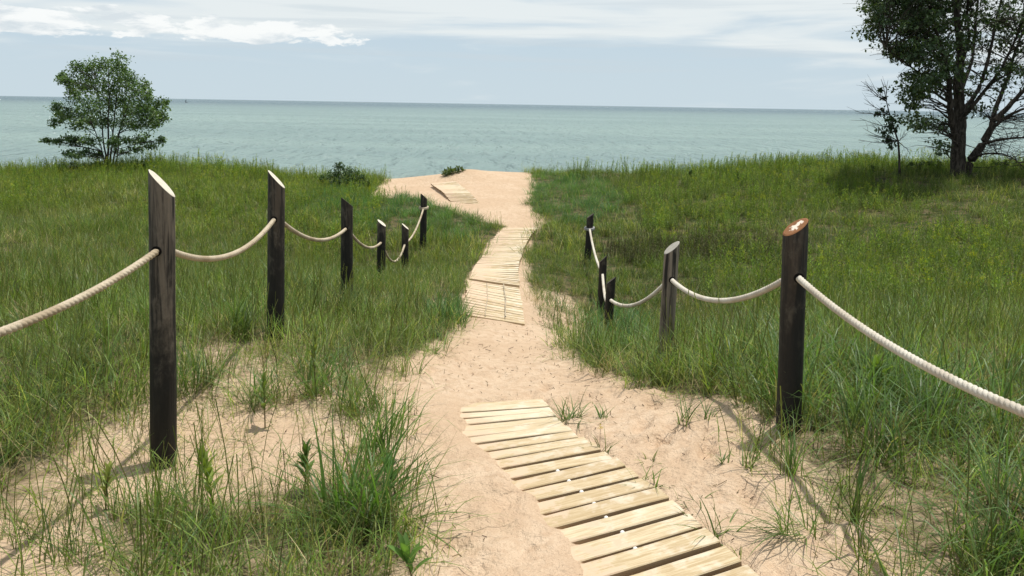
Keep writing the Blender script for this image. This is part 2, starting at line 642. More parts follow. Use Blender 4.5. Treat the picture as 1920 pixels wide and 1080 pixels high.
m_grass = leaf_mat('grass_blades', mul=(1.12, 1.27, .94), trans=.45, rough=.42, spec=.28, patch=.34)
m_weed = leaf_mat('weed_leaves', mul=(1.0, 1.15, .9), trans=.45, spec=.2, patch=.3, alt=(0.12, 0.15, 0.03))
m_dry = leaf_mat('dry_blades', trans=.2, rough=.7, patch=0, spec=.2)
m_leafS = leaf_mat('young_tree_leaves', trans=.30, patch=0)
m_leafB = leaf_mat('maple_leaves', trans=.25, patch=0)
m_leafP = leaf_mat('plant_leaves', trans=.35, patch=0, rough=.4)

m_bark, g, o = new_mat('dark_bark')
tcn = g.n('ShaderNodeTexCoord')
bk = g.noise(g.mapping(tcn.outputs['Object'], scale=(16, 16, 3)), 1.6, 5, .65, .4)
principled(g, o, g.mix(g.maprange(bk, .4, .65), (0.022, 0.018, 0.014), (0.080, 0.068, 0.055)), .9, .2, bk, .8, .02)

# water
m_water, g, o = new_mat('lake_water')
geo = g.n('ShaderNodeNewGeometry')
P = geo.outputs['Position']
sp = g.n('ShaderNodeSeparateXYZ')
g.l(P, sp.inputs[0])
yy = sp.outputs[1]
patchn = g.noise(g.mapping(P, scale=(.006, .022, 1)), 1.0, 5, .6, .4)
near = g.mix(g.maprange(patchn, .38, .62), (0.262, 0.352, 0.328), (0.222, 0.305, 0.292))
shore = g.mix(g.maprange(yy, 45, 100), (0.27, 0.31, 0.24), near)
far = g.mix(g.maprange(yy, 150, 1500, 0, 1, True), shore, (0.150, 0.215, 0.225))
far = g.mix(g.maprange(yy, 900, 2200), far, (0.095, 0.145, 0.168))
w0 = g.noise(g.mapping(P, scale=(.26, .10, 1), rot=(0, 0, R(-3))), 1.0, 3, .6, .5)
w1 = g.noise(g.mapping(P, scale=(.16, .52, 1), rot=(0, 0, R(8))), 1.0, 4, .6, .3)
w2 = g.noise(g.mapping(P, scale=(.75, 2.0, 1), rot=(0, 0, R(-10))), 1.0, 4, .62, .4)
w3 = g.noise(g.mapping(P, scale=(4.0, 7.0, 1)), 1.0, 3, .6)
hh = g.math('ADD', g.math('MULTIPLY', w1, 0.9), g.math('ADD', g.math('MULTIPLY', w2, 0.50), g.math('MULTIPLY', w3, 0.26)))
hh = g.math('ADD', hh, g.math('MULTIPLY', w0, 4.6))
bn = g.n('ShaderNodeBump')
bn.inputs['Strength'].default_value = 1.0
bn.inputs['Distance'].default_value = 1.0
g.l(hh, bn.inputs['Height'])
nzc = g.n('ShaderNodeTexNoise')
g.l(g.mapping(P, scale=(.9, .55, 1)), nzc.inputs['Vector'])
nzc.inputs['Scale'].default_value = 1.0
nzc.inputs['Detail'].default_value = 5.0
nzc.inputs['Roughness'].default_value = .65
vs_ = g.n('ShaderNodeVectorMath', operation='SUBTRACT')
g.l(nzc.outputs['Color'], vs_.inputs[0]); vs_.inputs[1].default_value = (.5, .5, .5)
vm_ = g.n('ShaderNodeVectorMath', operation='MULTIPLY')
g.l(vs_.outputs[0], vm_.inputs[0]); vm_.inputs[1].default_value = (1.3, 1.7, 0)
va_ = g.n('ShaderNodeVectorMath', operation='ADD')
g.l(vm_.outputs[0], va_.inputs[0]); g.l(bn.outputs[0], va_.inputs[1])
nn_ = g.n('ShaderNodeVectorMath', operation='NORMALIZE')
g.l(va_.outputs[0], nn_.inputs[0])
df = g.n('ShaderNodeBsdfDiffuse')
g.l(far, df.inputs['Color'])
gl = g.n('ShaderNodeBsdfGlossy')
gl.inputs['Roughness'].default_value = 0.12
gl.inputs['Color'].default_value = (.9, .95, .95, 1)
g.l(nn_.outputs[0], gl.inputs['Normal'])
fr = g.n('ShaderNodeFresnel')
fr.inputs['IOR'].default_value = 1.33
g.l(nn_.outputs[0], fr.inputs['Normal'])
g.l(bn.outputs[0], df.inputs['Normal'])
mx = g.n('ShaderNodeMixShader')
g.l(g.math('MULTIPLY', fr.outputs[0], 0.85), mx.inputs[0])
g.l(df.outputs[0], mx.inputs[1])
g.l(gl.outputs[0], mx.inputs[2])
g.l(mx.outputs[0], o.inputs[0])

# ------------------------------------------------------------------ ground sheet


def graded(pts):
    out = []
    for a, b, s in pts:
        n = max(1, int(round((b - a) / s)))
        out += list(np.linspace(a, b, n, endpoint=False))
    out.append(pts[-1][1])
    return np.array(out)


xs = graded([(-400, -60, 34), (-60, -24, 4), (-24, -10, .5), (-10, -3.4, .12), (-3.4, 3.6, .032), (3.6, 10, .12), (10, 24, .5), (24, 60, 4), (60, 400, 34)])
ys = graded([(-60, -8, 4), (-8, 1.4, .4), (1.4, 7.5, .032), (7.5, 12, .06), (12, 26, .10), (26, 40, .7), (40, 90, 10)])
GX, GY = np.meshgrid(xs, ys)
GZ = height(GX, GY)
sdg = poly_sd(GX, GY, SAND)
# trodden sand: footprints and scuffs as real relief on the open ground
open_ = sstep(0.9, -0.1, sdg) * (GY > 1.0) * sstep(24.5, 22, GY) * (1 - .65 * sstep(7.2, 7.8, GY) * (GX > -3) * (GX < .8))
scuff = fbm(GX, GY, 3.2, 91, 3)
fp = np.zeros_like(GZ)
nstep = 620
fx = RNG.uniform(-3.0, 3.4, nstep * 2)
fy = RNG.uniform(1.5, 14, nstep * 2) 
for k in range(len(fx)):
    i0, i1 = np.searchsorted(ys, [fy[k] - .28, fy[k] + .28])
    j0, j1 = np.searchsorted(xs, [fx[k] - .28, fx[k] + .28])
    if i1 - i0 < 3 or j1 - j0 < 3:
        continue
    a = RNG.normal(1.45, .35)
    ca, sa = math.cos(a), math.sin(a)
    dx, dy = GX[i0:i1, j0:j1] - fx[k], GY[i0:i1, j0:j1] - fy[k]
    u, v = (dx * ca + dy * sa) / RNG.uniform(.09, .14), (-dx * sa + dy * ca) / RNG.uniform(.042, .06)
    r2 = u * u + v * v
    dep = RNG.uniform(.3, 1.0)
    fp[i0:i1, j0:j1] += dep * (-0.020 * np.exp(-r2 * 1.1) + 0.011 * np.exp(-(np.sqrt(r2) - 1.35) ** 2 * 5))
# firm blown sand right on the trail is smoother
EXPO = np.array([ground_pix(*p) for p in [(1125, 1100), (1105, 1078), (1090, 1045), (1070, 1008), (1040, 974), (1000, 930), (958, 886), (925, 860), (898, 838), (880, 812),
                 (870, 785), (866, 764), (900, 754), (960, 752), (1024, 754), (1040, 770), (1062, 796), (1095, 826), (1145, 855), (1205, 893), (1262, 932), (1335, 1000), (1405, 1066), (1470, 1130), (1300, 1160)]])
sde = poly_sd(GX, GY, EXPO) + .030 * fbm(GX, GY, 7.0, 441, 3) + .012 * fbm(GX, GY, 19.0, 451, 2)
edge_x = np.interp(GY, [EXPO[-3][1], EXPO[-5][1], EXPO[-8][1], EXPO[13][1]], [EXPO[-3][0], EXPO[-5][0], EXPO[-8][0], EXPO[13][0]])
left_of = sstep(.0, -.06, GX - edge_x)
berm = sstep(-.03, .10, sde) * np.exp(-np.maximum(sde, 0) / .35) * np.maximum(left_of, (GY > EXPO[13][1] + .02) * sstep(.25, -.05, GX - EXPO[13][0]))
board_zone = sstep(.05, -.03, sde)
sunk = .6 * board_zone + .4 * sstep(.0, -.25, sde)
smooth_trail = np.exp(-((GX + 0.05) / 0.45) ** 2) * sstep(4.7, 5.4, GY) * sstep(8.2, 7.4, GY)
GZ = GZ + .030 * berm * (GY < 6) - .034 * sunk
open_ = open_ * (1 - .8 * board_zone) * (1 - .6 * berm)
GZ = GZ + open_ * ((0.024 * scuff + 2.1 * fp) * (1 - .7 * smooth_trail))
GZ = GZ + 0.020 * fbm(GX, GY, 4.5, 97, 3) * open_
# knoll with an eroded face beside the far boards, and a small hummock of grass upon it
kn = .7 * np.exp(-(((GX + 1.25) / .8) ** 2 + ((GY - 22.4) / .7) ** 2))
GZ = GZ + 0.20 * kn
CV = cover(GX, GY)
CV = np.maximum(CV, .75 * np.exp(-(((GX + 1.75) / .38) ** 2 + ((GY - 22.2) / .45) ** 2)))
CV = np.where(GY > 24.5, CV * sstep(29, 25, GY) * .7, CV)
ny, nx = GX.shape
verts = np.stack([GX, GY, GZ], -1).reshape(-1, 3)
idx = np.arange(ny * nx).reshape(ny, nx)
quads = np.stack([idx[:-1, :-1], idx[:-1, 1:], idx[1:, 1:], idx[1:, :-1]], -1).reshape(-1, 4)
me = mesh_np('ground', verts, quads, (m_sand,))
at = me.attributes.new('cover', 'FLOAT', 'POINT')
at.data.foreach_set('value', CV.ravel().astype(np.float32))
ground = link('ground', me)
tag(ground, kind='structure')


def ground_z(x, y):
    """height of the built sheet"""
    i = np.clip(np.searchsorted(ys, y) - 1, 0, ny - 2)
    j = np.clip(np.searchsorted(xs, x) - 1, 0, nx - 2)
    u = (x - xs[j]) / (xs[j + 1] - xs[j])
    v = (y - ys[i]) / (ys[i + 1] - ys[i])
    return ((GZ[i, j] * (1 - u) + GZ[i, j + 1] * u) * (1 - v) + (GZ[i + 1, j] * (1 - u) + GZ[i + 1, j + 1] * u) * v)


# ------------------------------------------------------------------ lake
wv = [(-26000, 28, LAKE_Z), (26000, 28, LAKE_Z), (26000, 45000, LAKE_Z), (-26000, 45000, LAKE_Z)]
lake = link('lake_water', poly_mesh('lake_water', wv, [(0, 1, 2, 3)], (m_water,)))
tag(lake, kind='structure')

# ------------------------------------------------------------------ posts
from mathutils import noise as mnoise


def make_post(foot, top_c, rad, drop, low_dir, mat_cut, seed, bleached=0.0, depth=0.25):
    """round post, top sawn on the slant; low_dir: unit xy of the downhill side of the cut"""
    NS, NL = 30, 26
    axis = top_c - foot
    L = axis.length
    ax = axis.normalized()
    vs, fs = [], []
    side = Vector((1, 0, 0)); side = (side - ax * side.dot(ax)).normalized()
    fwd = ax.cross(side)
    lowv = (side * low_dir[0] + fwd * low_dir[1]).normalized()
    for i in range(NL + 1):
        t = i / NL
        for k in range(NS):
            a = 2 * math.pi * k / NS
            dv = side * math.cos(a) + fwd * math.sin(a)
            r = rad * (1 + 0.035 * mnoise.noise(Vector((math.cos(a) * 2.2, math.sin(a) * 2.2, t * 1.5 + seed * 7.1)))
                       + 0.022 * mnoise.noise(Vector((math.cos(a) * 9, math.sin(a) * 9, t * 4 + seed * 3.3)))
                       - 0.07 * max(0, mnoise.noise(Vector((math.cos(a) * 6, math.sin(a) * 6, t * .8 + seed))) - .35))
            r *= 1.03 - .05 * t
            ztop = L - (drop * 0.5) * dv.dot(lowv)
            z = -depth + (ztop + depth) * t
            vs.append(dv * r + Vector((0, 0, 0)) + ax * z)
    for i in range(NL):
        for k in range(NS):
            k2 = (k + 1) % NS
            fs.append((i * NS + k, i * NS + k2, (i + 1) * NS + k2, (i + 1) * NS + k))
    root = empty('fence_post', foot)
    shaft = link('shaft', poly_mesh('shaft', vs, fs, (m_post,), True), root)
    if bleached:
        shaft['bleached'] = bleached
    rim = vs[NL * NS:]
    c = sum(rim, Vector()) / NS
    up = Vector((0, 0, 1))
    n = (rim[0] - c).cross(rim[NS // 4] - c).normalized()
    top = []
    for v in rim:
        top.append(v - c + (c - v).normalized() * .0005 + n * .001)
    inner = [(v - c) * .90 + n * .004 for v in rim]
    cv_ = top + inner + [n * .004]
    cf = [(k, (k + 1) % NS, NS + (k + 1) % NS, NS + k) for k in range(NS)] + [(NS + k, NS + (k + 1) % NS, 2 * NS) for k in range(NS)]
    link('cut_top', poly_mesh('cut_top', cv_, cf, (mat_cut,)), root, c)
    return root


POST_LABELS_L = [
    'tall weathered post with white slanted top, nearest on the left, standing in bare sand',
    'dark post with pale slanted top, second along the left rope fence, reaching the lake skyline',
    'black post with dark slanted top, third along the left rope fence',
    'brownish short post with a pale oval cut top, fourth along the left rope fence',
    'short dark post with narrow pale top, fifth on the left, between two deep loops',
    'thin black post at the far end of the left fence, rope looped round it']
POST_LABELS_R = [
    'thick black post with orange brown slanted top and white heart, nearest on the right',
    'bleached grey brown post with a pale grey oval top, second along the right rope fence',
    'short black post with dark slanted top, third on the right, overlapping the one behind it',
    'black post just behind the short overlapping one, fourth along the right rope fence',
    'thin black post at the far end of the right fence, rope tied round it']
CUT_L = [m_cut, m_cut, m_cut_dark, m_cut, m_cut, m_cut_dark]
CUT_R = [m_cut_brown, m_cut_grey, m_cut_dark, m_cut_dark, m_cut_dark]
BL_L = [.55, .12, 0, .4, .1, 0]
BL_R = [0, .95, 0, 0, 0]


def place_post(q, side, cut, bl, seed, label, group):
    fx_, fy_, Z, tx, thi, tlo, w = q
    f = depth_point(fx_, fy_, Z)
    fz = float(ground_z(np.array(f.x), np.array(f.y)))
    tp = at_y(tx, (thi + tlo) / 2, f.y)
    # keep the top where it is seen, the foot in the ground
    foot = Vector((f.x, f.y, fz))
    rad = 0.452 * w / FPX * Z
    drop = (tlo - thi) / FPX * Z
    top = Vector((tp.x, f.y + 0.01 * side, tp.z))
    low = LOWS[(side, seed)]
    r = make_post(foot, top, rad, drop * 1.02, low, cut, seed, bl)
    tag(r, label, 'post', group)
    return foot, top, rad


LOWS = {(-1, 1): (.97, .24), (-1, 2): (.98, .15), (-1, 3): (.93, .38), (-1, 4): (.99, -.08), (-1, 5): (.99, .05), (-1, 6): (.93, .38),
        (1, 11): (-.97, -.24), (1, 12): (-.98, -.20), (1, 13): (-.98, .2), (1, 14): (-.98, .2), (1, 15): (-.99, .02)}
PL, PR = [], []
for i, q in enumerate(POSTS_L):
    PL.append(place_post(q, -1, CUT_L[i], BL_L[i], i + 1, POST_LABELS_L[i], 'posts of the left rope fence'))
for i, q in enumerate(POSTS_R):
    PR.append(place_post(q, 1, CUT_R[i], BL_R[i], i + 11, POST_LABELS_R[i], 'posts of the right rope fence'))

# ------------------------------------------------------------------ ropes


def rope_mesh(name, pts, rad, mat, pitch=0.085, ring=0.009, closed=False):
    """three strands laid round each other along a path"""
    pts = np.array([tuple(p) for p in pts])
    seg = np.linalg.norm(np.diff(pts, axis=0), axis=1)
    s = np.concatenate([[0], np.cumsum(seg)])
    n = max(8, int(s[-1] / ring))
    t = np.linspace(0, s[-1], n)
    C = np.stack([np.interp(t, s, pts[:, k]) for k in range(3)], 1)
    # smooth the polyline slightly
    for _ in range(2):
        C[1:-1] = .25 * C[:-2] + .5 * C[1:-1] + .25 * C[2:]
    T = np.gradient(C, axis=0)
    T /= np.linalg.norm(T, axis=1)[:, None] + 1e-12
    N = np.zeros_like(C)
    a = np.array([0, 0, 1.0]) if abs(T[0, 2]) < .9 else np.array([0, 1.0, 0])
    a = a - T[0] * a.dot(T[0]); a /= np.linalg.norm(a)
    N[0] = a
    for i in range(1, n):
        a = N[i - 1] - T[i] * N[i - 1].dot(T[i])
        N[i] = a / np.linalg.norm(a)
    B = np.cross(T, N)
    M = 18
    th = np.arange(M) * 2 * math.pi / M
    tw = t / pitch * 2 * math.pi
    ang = th[None, :] + tw[:, None]
    r = rad * (0.80 + 0.20 * np.abs(np.cos(1.5 * th))[None, :] ** .8) * np.ones((n, 1))
    # profile rotates with the lay: same vertex keeps its lobe
    V = C[:, None, :] + r[..., None] * (np.cos(ang)[..., None] * N[:, None, :] + np.sin(ang)[..., None] * B[:, None, :])
    idx = np.arange(n * M).reshape(n, M)
    nxt = np.roll(idx, -1, axis=1)
    q = np.stack([idx[:-1], nxt[:-1], nxt[1:], idx[1:]], -1).reshape(-1, 4)
    return mesh_np(name, V.reshape(-1, 3), q, (mat,))


def sag(a, b, d, n=26):
    out = []
    for i in range(n + 1):
        t = i / n
        p = a.lerp(b, t)
        p = p - Vector((0, 0, 4 * d * t * (1 - t)))
        out.append(p)
    return out


def on_post(P, px, py, Z):
    """hole of the rope through a post: height read from the pixel, centred on the shaft"""
    foot, top, rad = P
    z = at_y(px, py, foot.y).z
    t = (z - foot.z) / (top.z - foot.z)
    return foot.lerp(top, t)


HL = [on_post(PL[0], 305, 463, 3.9), on_post(PL[1], 519, 406, 5.75), on_post(PL[2], 650, 427, 8.1),
      on_post(PL[3], 716, 454, 10.4), on_post(PL[4], 759, 456, 12.3), on_post(PL[5], 795, 389, 14.5)]
HR = [on_post(PR[0], 1485, 514, 4.05), on_post(PR[1], 1256, 522, 6.1), on_post(PR[2], 1142, 562, 8.3),
      on_post(PR[3], 1130, 512, 10.2), on_post(PR[4], 1106, 428, 13.0)]
# the ropes run on past the photographer to a post each beside the start of the path
pre_l = Vector((-1.72, 1.35, 0)); pre_l.z = float(ground_z(np.array(pre_l.x), np.array(pre_l.y)))
pre_r = Vector((1.62, 1.30, 0)); pre_r.z = float(ground_z(np.array(pre_r.x), np.array(pre_r.y)))
for f, side, lb in ((pre_l, -1, 'dark post with slanted top beside the start of the path, holding the left rope'),
                    (pre_r, 1, 'dark post with slanted top beside the start of the path, holding the right rope')):
    r = make_post(f, f + Vector((0, 0, 1.35)), .062, .13, (0.93, -.36) if side < 0 else (-.8, -.6), m_cut, 31 + side)
    tag(r, lb, 'post', 'posts beside the start of the path')
el = depth_point(0, 612, 2.72)
er = depth_point(1919, 752, 2.50)


def through(a, b, q, n=26):
    """sagging rope from a to b that passes near the height of q"""
    t = (q - a).to_2d().length / max(1e-6, (b - a).to_2d().length)
    zline = a.lerp(b, t).z
    d = max(0.01, (zline - q.z) / (4 * t * (1 - t)))
    return sag(a, b, d, n)


left_pts = through(HL[0], pre_l + Vector((0, 0, 1.10)), el)[::-1]
for i, d in enumerate((.155, .145, .13, .26, .12)):
    if i == 3:
        d = .27
    left_pts += sag(HL[i], HL[i + 1], d)[1:]
rope_l = link('rope', rope_mesh('rope', left_pts, .0168, m_rope))
tag(rope_l, 'pale tan twisted rope sagging through the dark posts on the left side of the path', 'rope', 'twisted ropes of the two fences')
right_pts = through(HR[0], pre_r + Vector((0, 0, .95)), er)[::-1]
for i, d in enumerate((.155, .13, .16, .10)):
    right_pts += sag(HR[i], HR[i + 1], d)[1:]
rope_r = link('rope', rope_mesh('rope', right_pts, .0176, m_rope_w, pitch=.075))
tag(rope_r, 'whitish twisted rope sagging through the posts on the right side of the path', 'rope', 'twisted ropes of the two fences')
m_hole_shade, g, o = new_mat('hole_shade')  # black discs on the shaft stand in for the shade inside the rope holes
principled(g, o, (.008, .007, .006), .9, .1)
_roots = [ob for ob in COL.objects if ob.name.startswith('fence_post')]


def add_hole_shade(post_i, P, H, pts, rr):
    root = _roots[post_i]
    k = min(range(1, len(pts) - 1), key=lambda q: (pts[q] - H).length)
    for a, b in ((pts[k], pts[min(k + 3, len(pts) - 1)]), (pts[k], pts[max(k - 3, 0)])):
        d = (b - a)
        d2 = Vector((d.x, d.y, 0)).normalized()
        t = P[2] * .99 / max(.2, 1.0)
        c = a + d.normalized() * (t / max(.3, d.to_2d().length / d.length))
        u = Vector((-d2.y, d2.x, 0)); w = Vector((0, 0, 1))
        V = []
        for e in (-.003, .0035):
            for q in range(14):
                an = q / 14 * 2 * math.pi
                V.append(c + d2 * e + (u * math.cos(an) + w * math.sin(an)) * rr - root.location)
        F = [tuple(range(14))[::-1], tuple(range(14, 28))] + [(q, (q + 1) % 14, 14 + (q + 1) % 14, 14 + q) for q in range(14)]
        link('rope_hole_shade', poly_mesh('rope_hole_shade', V, F, (m_hole_shade,)), root)


for i in range(4):
    add_hole_shade(i, PL[i], HL[i], left_pts, .024)
for i in range(3):
    add_hole_shade(6 + i, PR[i], HR[i], right_pts, .025)
for (P, H, par) in ((PL[5], HL[5], rope_l), (PR[4], HR[4], rope_r)):
    ring = []
    rr = P[2] + .016
    for k in range(60):
        a = k / 60 * 2 * math.pi * 2.1
        ring.append(Vector((H.x + rr * math.cos(a), H.y + rr * math.sin(a), H.z - .02 + .03 * k / 60 + .012 * math.sin(a))))
    link('knot', rope_mesh('knot', ring, .017, m_rope_g if par is rope_r else m_rope), par)

# ------------------------------------------------------------------ boardwalks


def plank_mesh(L, W, T, seed):
    r = random.Random(seed)
    e = .004
    nx_ = 8
    prof = [(-W / 2, -T), (-W / 2, -e), (-W / 2 + e, 0), (W / 2 - e, 0), (W / 2, -e), (W / 2, -T)]
    vs, fs = [], []
    c1, c2 = r.uniform(-.004, .004), r.uniform(-.003, .003)
    for i in range(nx_ + 1):
        t = i / nx_ - .5
        for (y, z) in prof:
            vs.append((t * L, y + c1 * (4 * t * t), z + c2 * (4 * t * t) + r.uniform(-.0007, .0007)))
    k = len(prof)
    for i in range(nx_):
        for j in range(k):
            j2 = (j + 1) % k
            fs.append((i * k + j, (i + 1) * k + j, (i + 1) * k + j2, i * k + j2))
    fs.append(tuple(range(k)))
    fs.append(tuple(nx_ * k + j for j in range(k))[::-1])
    return poly_mesh('plank', vs, fs, (m_board,))


def lay_section(root, stations, widths, L, W, T, lift_r, lift_l, meshes, rnd, jitter=.012, zj=.003, shrink=0.0):
    """stations: list of (right end xy, angle); planks as children of the root"""
    base = Vector(root.location)
    res = []
    for i, (p, ang) in enumerate(stations):
        u = Vector((math.cos(ang), math.sin(ang)))
        Lk = L * rnd.uniform(.985, 1.015)
        pr = Vector(p)
        pl = pr - u * Lk
        zr = hgt_sheet_avg(pr.x, pr.y) + lift_r(i)
        zl = hgt_sheet_avg(pl.x, pl.y) + lift_l(i)
        c = (pr + pl) / 2
        v = Vector((-u.y, u.x))
        z1 = hgt_sheet_avg(c.x + v.x * .3, c.y + v.y * .3)
        z0 = hgt_sheet_avg(c.x - v.x * .3, c.y - v.y * .3)
        o_ = bpy.data.objects.new('plank', meshes[rnd.randrange(len(meshes))])
        COL.objects.link(o_)
        o_.parent = root
        ex = Vector((u.x * Lk, u.y * Lk, zr - zl)).normalized()
        ey = Vector((v.x * .6, v.y * .6, z1 - z0)).normalized()
        ez = ex.cross(ey).normalized()
        ey = ez.cross(ex)
        M = Matrix((ex, ey, ez)).transposed().to_4x4()
        M.translation = Vector((c.x, c.y, (zr + zl) / 2 + rnd.uniform(-zj, zj))) - base
        M = M @ Matrix.Rotation(rnd.uniform(-jitter, jitter), 4, 'Z') @ Matrix.Diagonal((1, 1 - shrink * i / len(stations), 1, 1))
        o_.matrix_local = M
        res.append((c, u, (zr + zl) / 2))
    return res


_ga = np.array([(-.12, 0), (.12, 0), (0, -.12), (0, .12), (0, 0)])


def hgt_sheet_avg(x, y):
    return float(np.mean(height(x + _ga[:, 0], y + _ga[:, 1])))


def stations_along(pts, pitch, a0, a1, taper=0.0):
    pts = [Vector(p) for p in pts]
    out = []
    seg = [(pts[i + 1] - pts[i]).length for i in range(len(pts) - 1)]
    tot = sum(seg)
    n = int(tot / (pitch * (1 - taper / 2)))
    for k in range(n + 1):
        d = min(tot, k * pitch - taper * pitch * k * k / (2 * n))
        i = 0
        while i < len(seg) - 1 and d > seg[i]:
            d -= seg[i]; i += 1
        p = pts[i].lerp(pts[i + 1], min(1, d / seg[i]))
        out.append((p, a0 + (a1 - a0) * k / max(1, n)))
    return out


rnd = random.Random(5)
W1, T1 = .116, .042
near_meshes = [plank_mesh(.74, W1, T1, s) for s in range(7)]
edge = [ground_pix(*p) for p in ((1393, 1068), (1320, 1000), (1246, 932), (1190, 893), (1135, 855), (1085, 826), (1052, 796), (1030, 766), (1018, 750))]
first = Vector(edge[0]) + (Vector(edge[0]) - Vector(edge[1])).normalized() * .62
st1 = stations_along([first] + edge, .1415, R(21), R(12), .26)
root1 = empty('boardwalk', (*edge[0], hgt(*edge[0])))
tag(root1, 'nearest boardwalk of thick pale planks, half buried in sand, with white pegs between planks', 'boardwalk', 'plank walks on the sand path')
nst = len(st1)
info = lay_section(root1, st1, None, .74, W1, T1, lambda i: .036 - .034 * (i / nst) ** 1.5 + .004 * math.sin(i * 2.3),
                   lambda i: -.024 - .005 * math.sin(i * 1.7) + .004 * (i / nst), near_meshes, rnd, shrink=.26)
# round white pegs of the binding cord, between planks
kv, kf = [], []
for i in range(4):
    for k in range(10):
        a = 2 * math.pi * k / 10
        ph = i / 3 * math.pi / 2
        kv.append((math.cos(a) * math.cos(ph) * .0105, math.sin(a) * math.cos(ph) * .0105, math.sin(ph) * .0100))
for i in range(3):
    for k in range(10):
        kf.append((i * 10 + k, i * 10 + (k + 1) % 10, (i + 1) * 10 + (k + 1) % 10, (i + 1) * 10 + k))
knob_me = poly_mesh('peg', kv, kf, (m_knob,), True)
for i in range(1, len(info) - 1):
    if i < 2 or i > 12 or i in (5,):
        continue
    c, u, z = info[i]
    v = Vector((-u.y, u.x))
    p = c + v * (W1 / 2 + .004) + u * (.07 + .004 * math.sin(i * 3.1))
    z_ = z + .0 * i
    k = link('peg', knob_me, root1)
    k.location = Vector((p.x, p.y, (z + info[i + 1][2]) / 2 - .002)) - Vector(root1.location)

W2, T2 = .108, .040
mid_meshes = [plank_mesh(.66, W2, T2, s + 20) for s in range(5)]


def far_section(edge_px, a0, a1, label, lift=.03, L=.66, liftl=None, pitch=.135, ramp=lambda t: 1.0):
    e = [ground_pix(*p) for p in edge_px]
    st = stations_along(e, pitch, a0, a1)
    rt = empty('boardwalk', (*e[0], hgt(*e[0])))
    tag(rt, label, 'boardwalk', 'plank walks on the sand path')
    inf = lay_section(rt, st, None, L, W2, T2, lambda i: lift * ramp(i / len(st)) + .0015 * math.sin(i * 1.9), lambda i: (lift if liftl is None else liftl) * ramp(i / len(st)) + .0015 * math.sin(i * 1.3), mid_meshes, rnd, jitter=.004, zj=.001)
    return rt, inf


rt2, inf2 = far_section([(990, 612), (986, 580), (977, 548)], R(-2.5), R(-1.5),
                        'short sunlit plank run with two cords across it, ending at open sand', .055, .72, .055, .135, lambda t: .45 + .6 * t)
rt3, inf3 = far_section([(975, 543), (972, 512), (981, 475), (994, 448), (1008, 432)], R(-1.5), R(-.5),
                        'long narrow plank walk running between the grassy banks beyond the dark gap line', .062, .66, .062)
rt4, inf4 = far_section([(904, 381), (880, 361), (858, 344)], R(-8), R(12),
                        'far plank walk on the sand knoll at the lake edge, turning left and half buried', .07, .80, .095, .14, lambda t: min(1.0, .1 + 3 * t))
# the two binding cords lying across the planks of the nearer run
for off in (-.08, .13):
    for (rt, inf) in ((rt2, inf2),):
        pts = [Vector((c.x + u.x * off, c.y + u.y * off, z + .014)) - Vector(rt.location) for c, u, z in inf]
        link('binding_cord', rope_mesh('binding_cord', pts, .0065, m_rope, .05, .03), rt)

# ------------------------------------------------------------------ grass prototypes


def blades(n, spread, lmin, lmax, width, lean, droop, colors, seed, segs=4, base_col=(0.16, 0.125, 0.06), base_mix=.5, tilt=(0, 0)):
    r = np.random.default_rng(seed)
    V, F, Tn = [], [], []
    for b in range(n):
        a = r.uniform(0, 2 * math.pi)
        rr = spread * math.sqrt(r.random())
        ba = r.uniform(0, 2 * math.pi)
        ox, oy = rr * math.cos(ba), rr * math.sin(ba)
        L = r.uniform(lmin, lmax)
        ln = abs(r.normal(lean, lean * .55))
        dr = r.uniform(.3, 1.2) * droop
        hx, hy = math.cos(a), math.sin(a)
        hx, hy = hx + tilt[0], hy + tilt[1]
        nn = math.hypot(hx, hy) + 1e-6
        hx, hy = hx / nn, hy / nn
        w = width * r.uniform(.65, 1.25)
        wx, wy = -hy, hx
        tw = r.uniform(-.7, .7)
        wx, wy = wx * math.cos(tw) + hx * math.sin(tw), wy * math.cos(tw) + hy * math.sin(tw)
        c = np.array(colors[r.integers(len(colors))]) * r.uniform(.8, 1.2)
        i0 = len(V)
        px_, py_, pz_ = ox, oy, -.02
        th = ln
        for s in range(segs + 1):
            t = s / segs
            ws = w * (1 - t ** 2.2) * (.7 + .6 * t if t < .4 else .94) * .5
            cc = c * (1 - base_mix * max(0, 1 - t * 2.4)) + np.array(base_col) * base_mix * max(0, 1 - t * 2.4)
            if s == segs:
                V.append((px_, py_, pz_)); Tn.append(cc)
            else:
                V.append((px_ - wx * ws, py_ - wy * ws, pz_)); V.append((px_ + wx * ws, py_ + wy * ws, pz_))
                Tn += [cc, cc]
            st = L / segs
            px_ += math.sin(th) * st * hx
            py_ += math.sin(th) * st * hy
            pz_ += math.cos(th) * st
            th = min(2.5, th + dr / segs * (.5 + 1.4 * t))
        for s in range(segs - 1):
            j = i0 + 2 * s
            F.append((j, j + 1, j + 3)); F.append((j, j + 3, j + 2))
        j = i0 + 2 * (segs - 1)
        F.append((j, j + 1, j + 2))
    return V, F, Tn


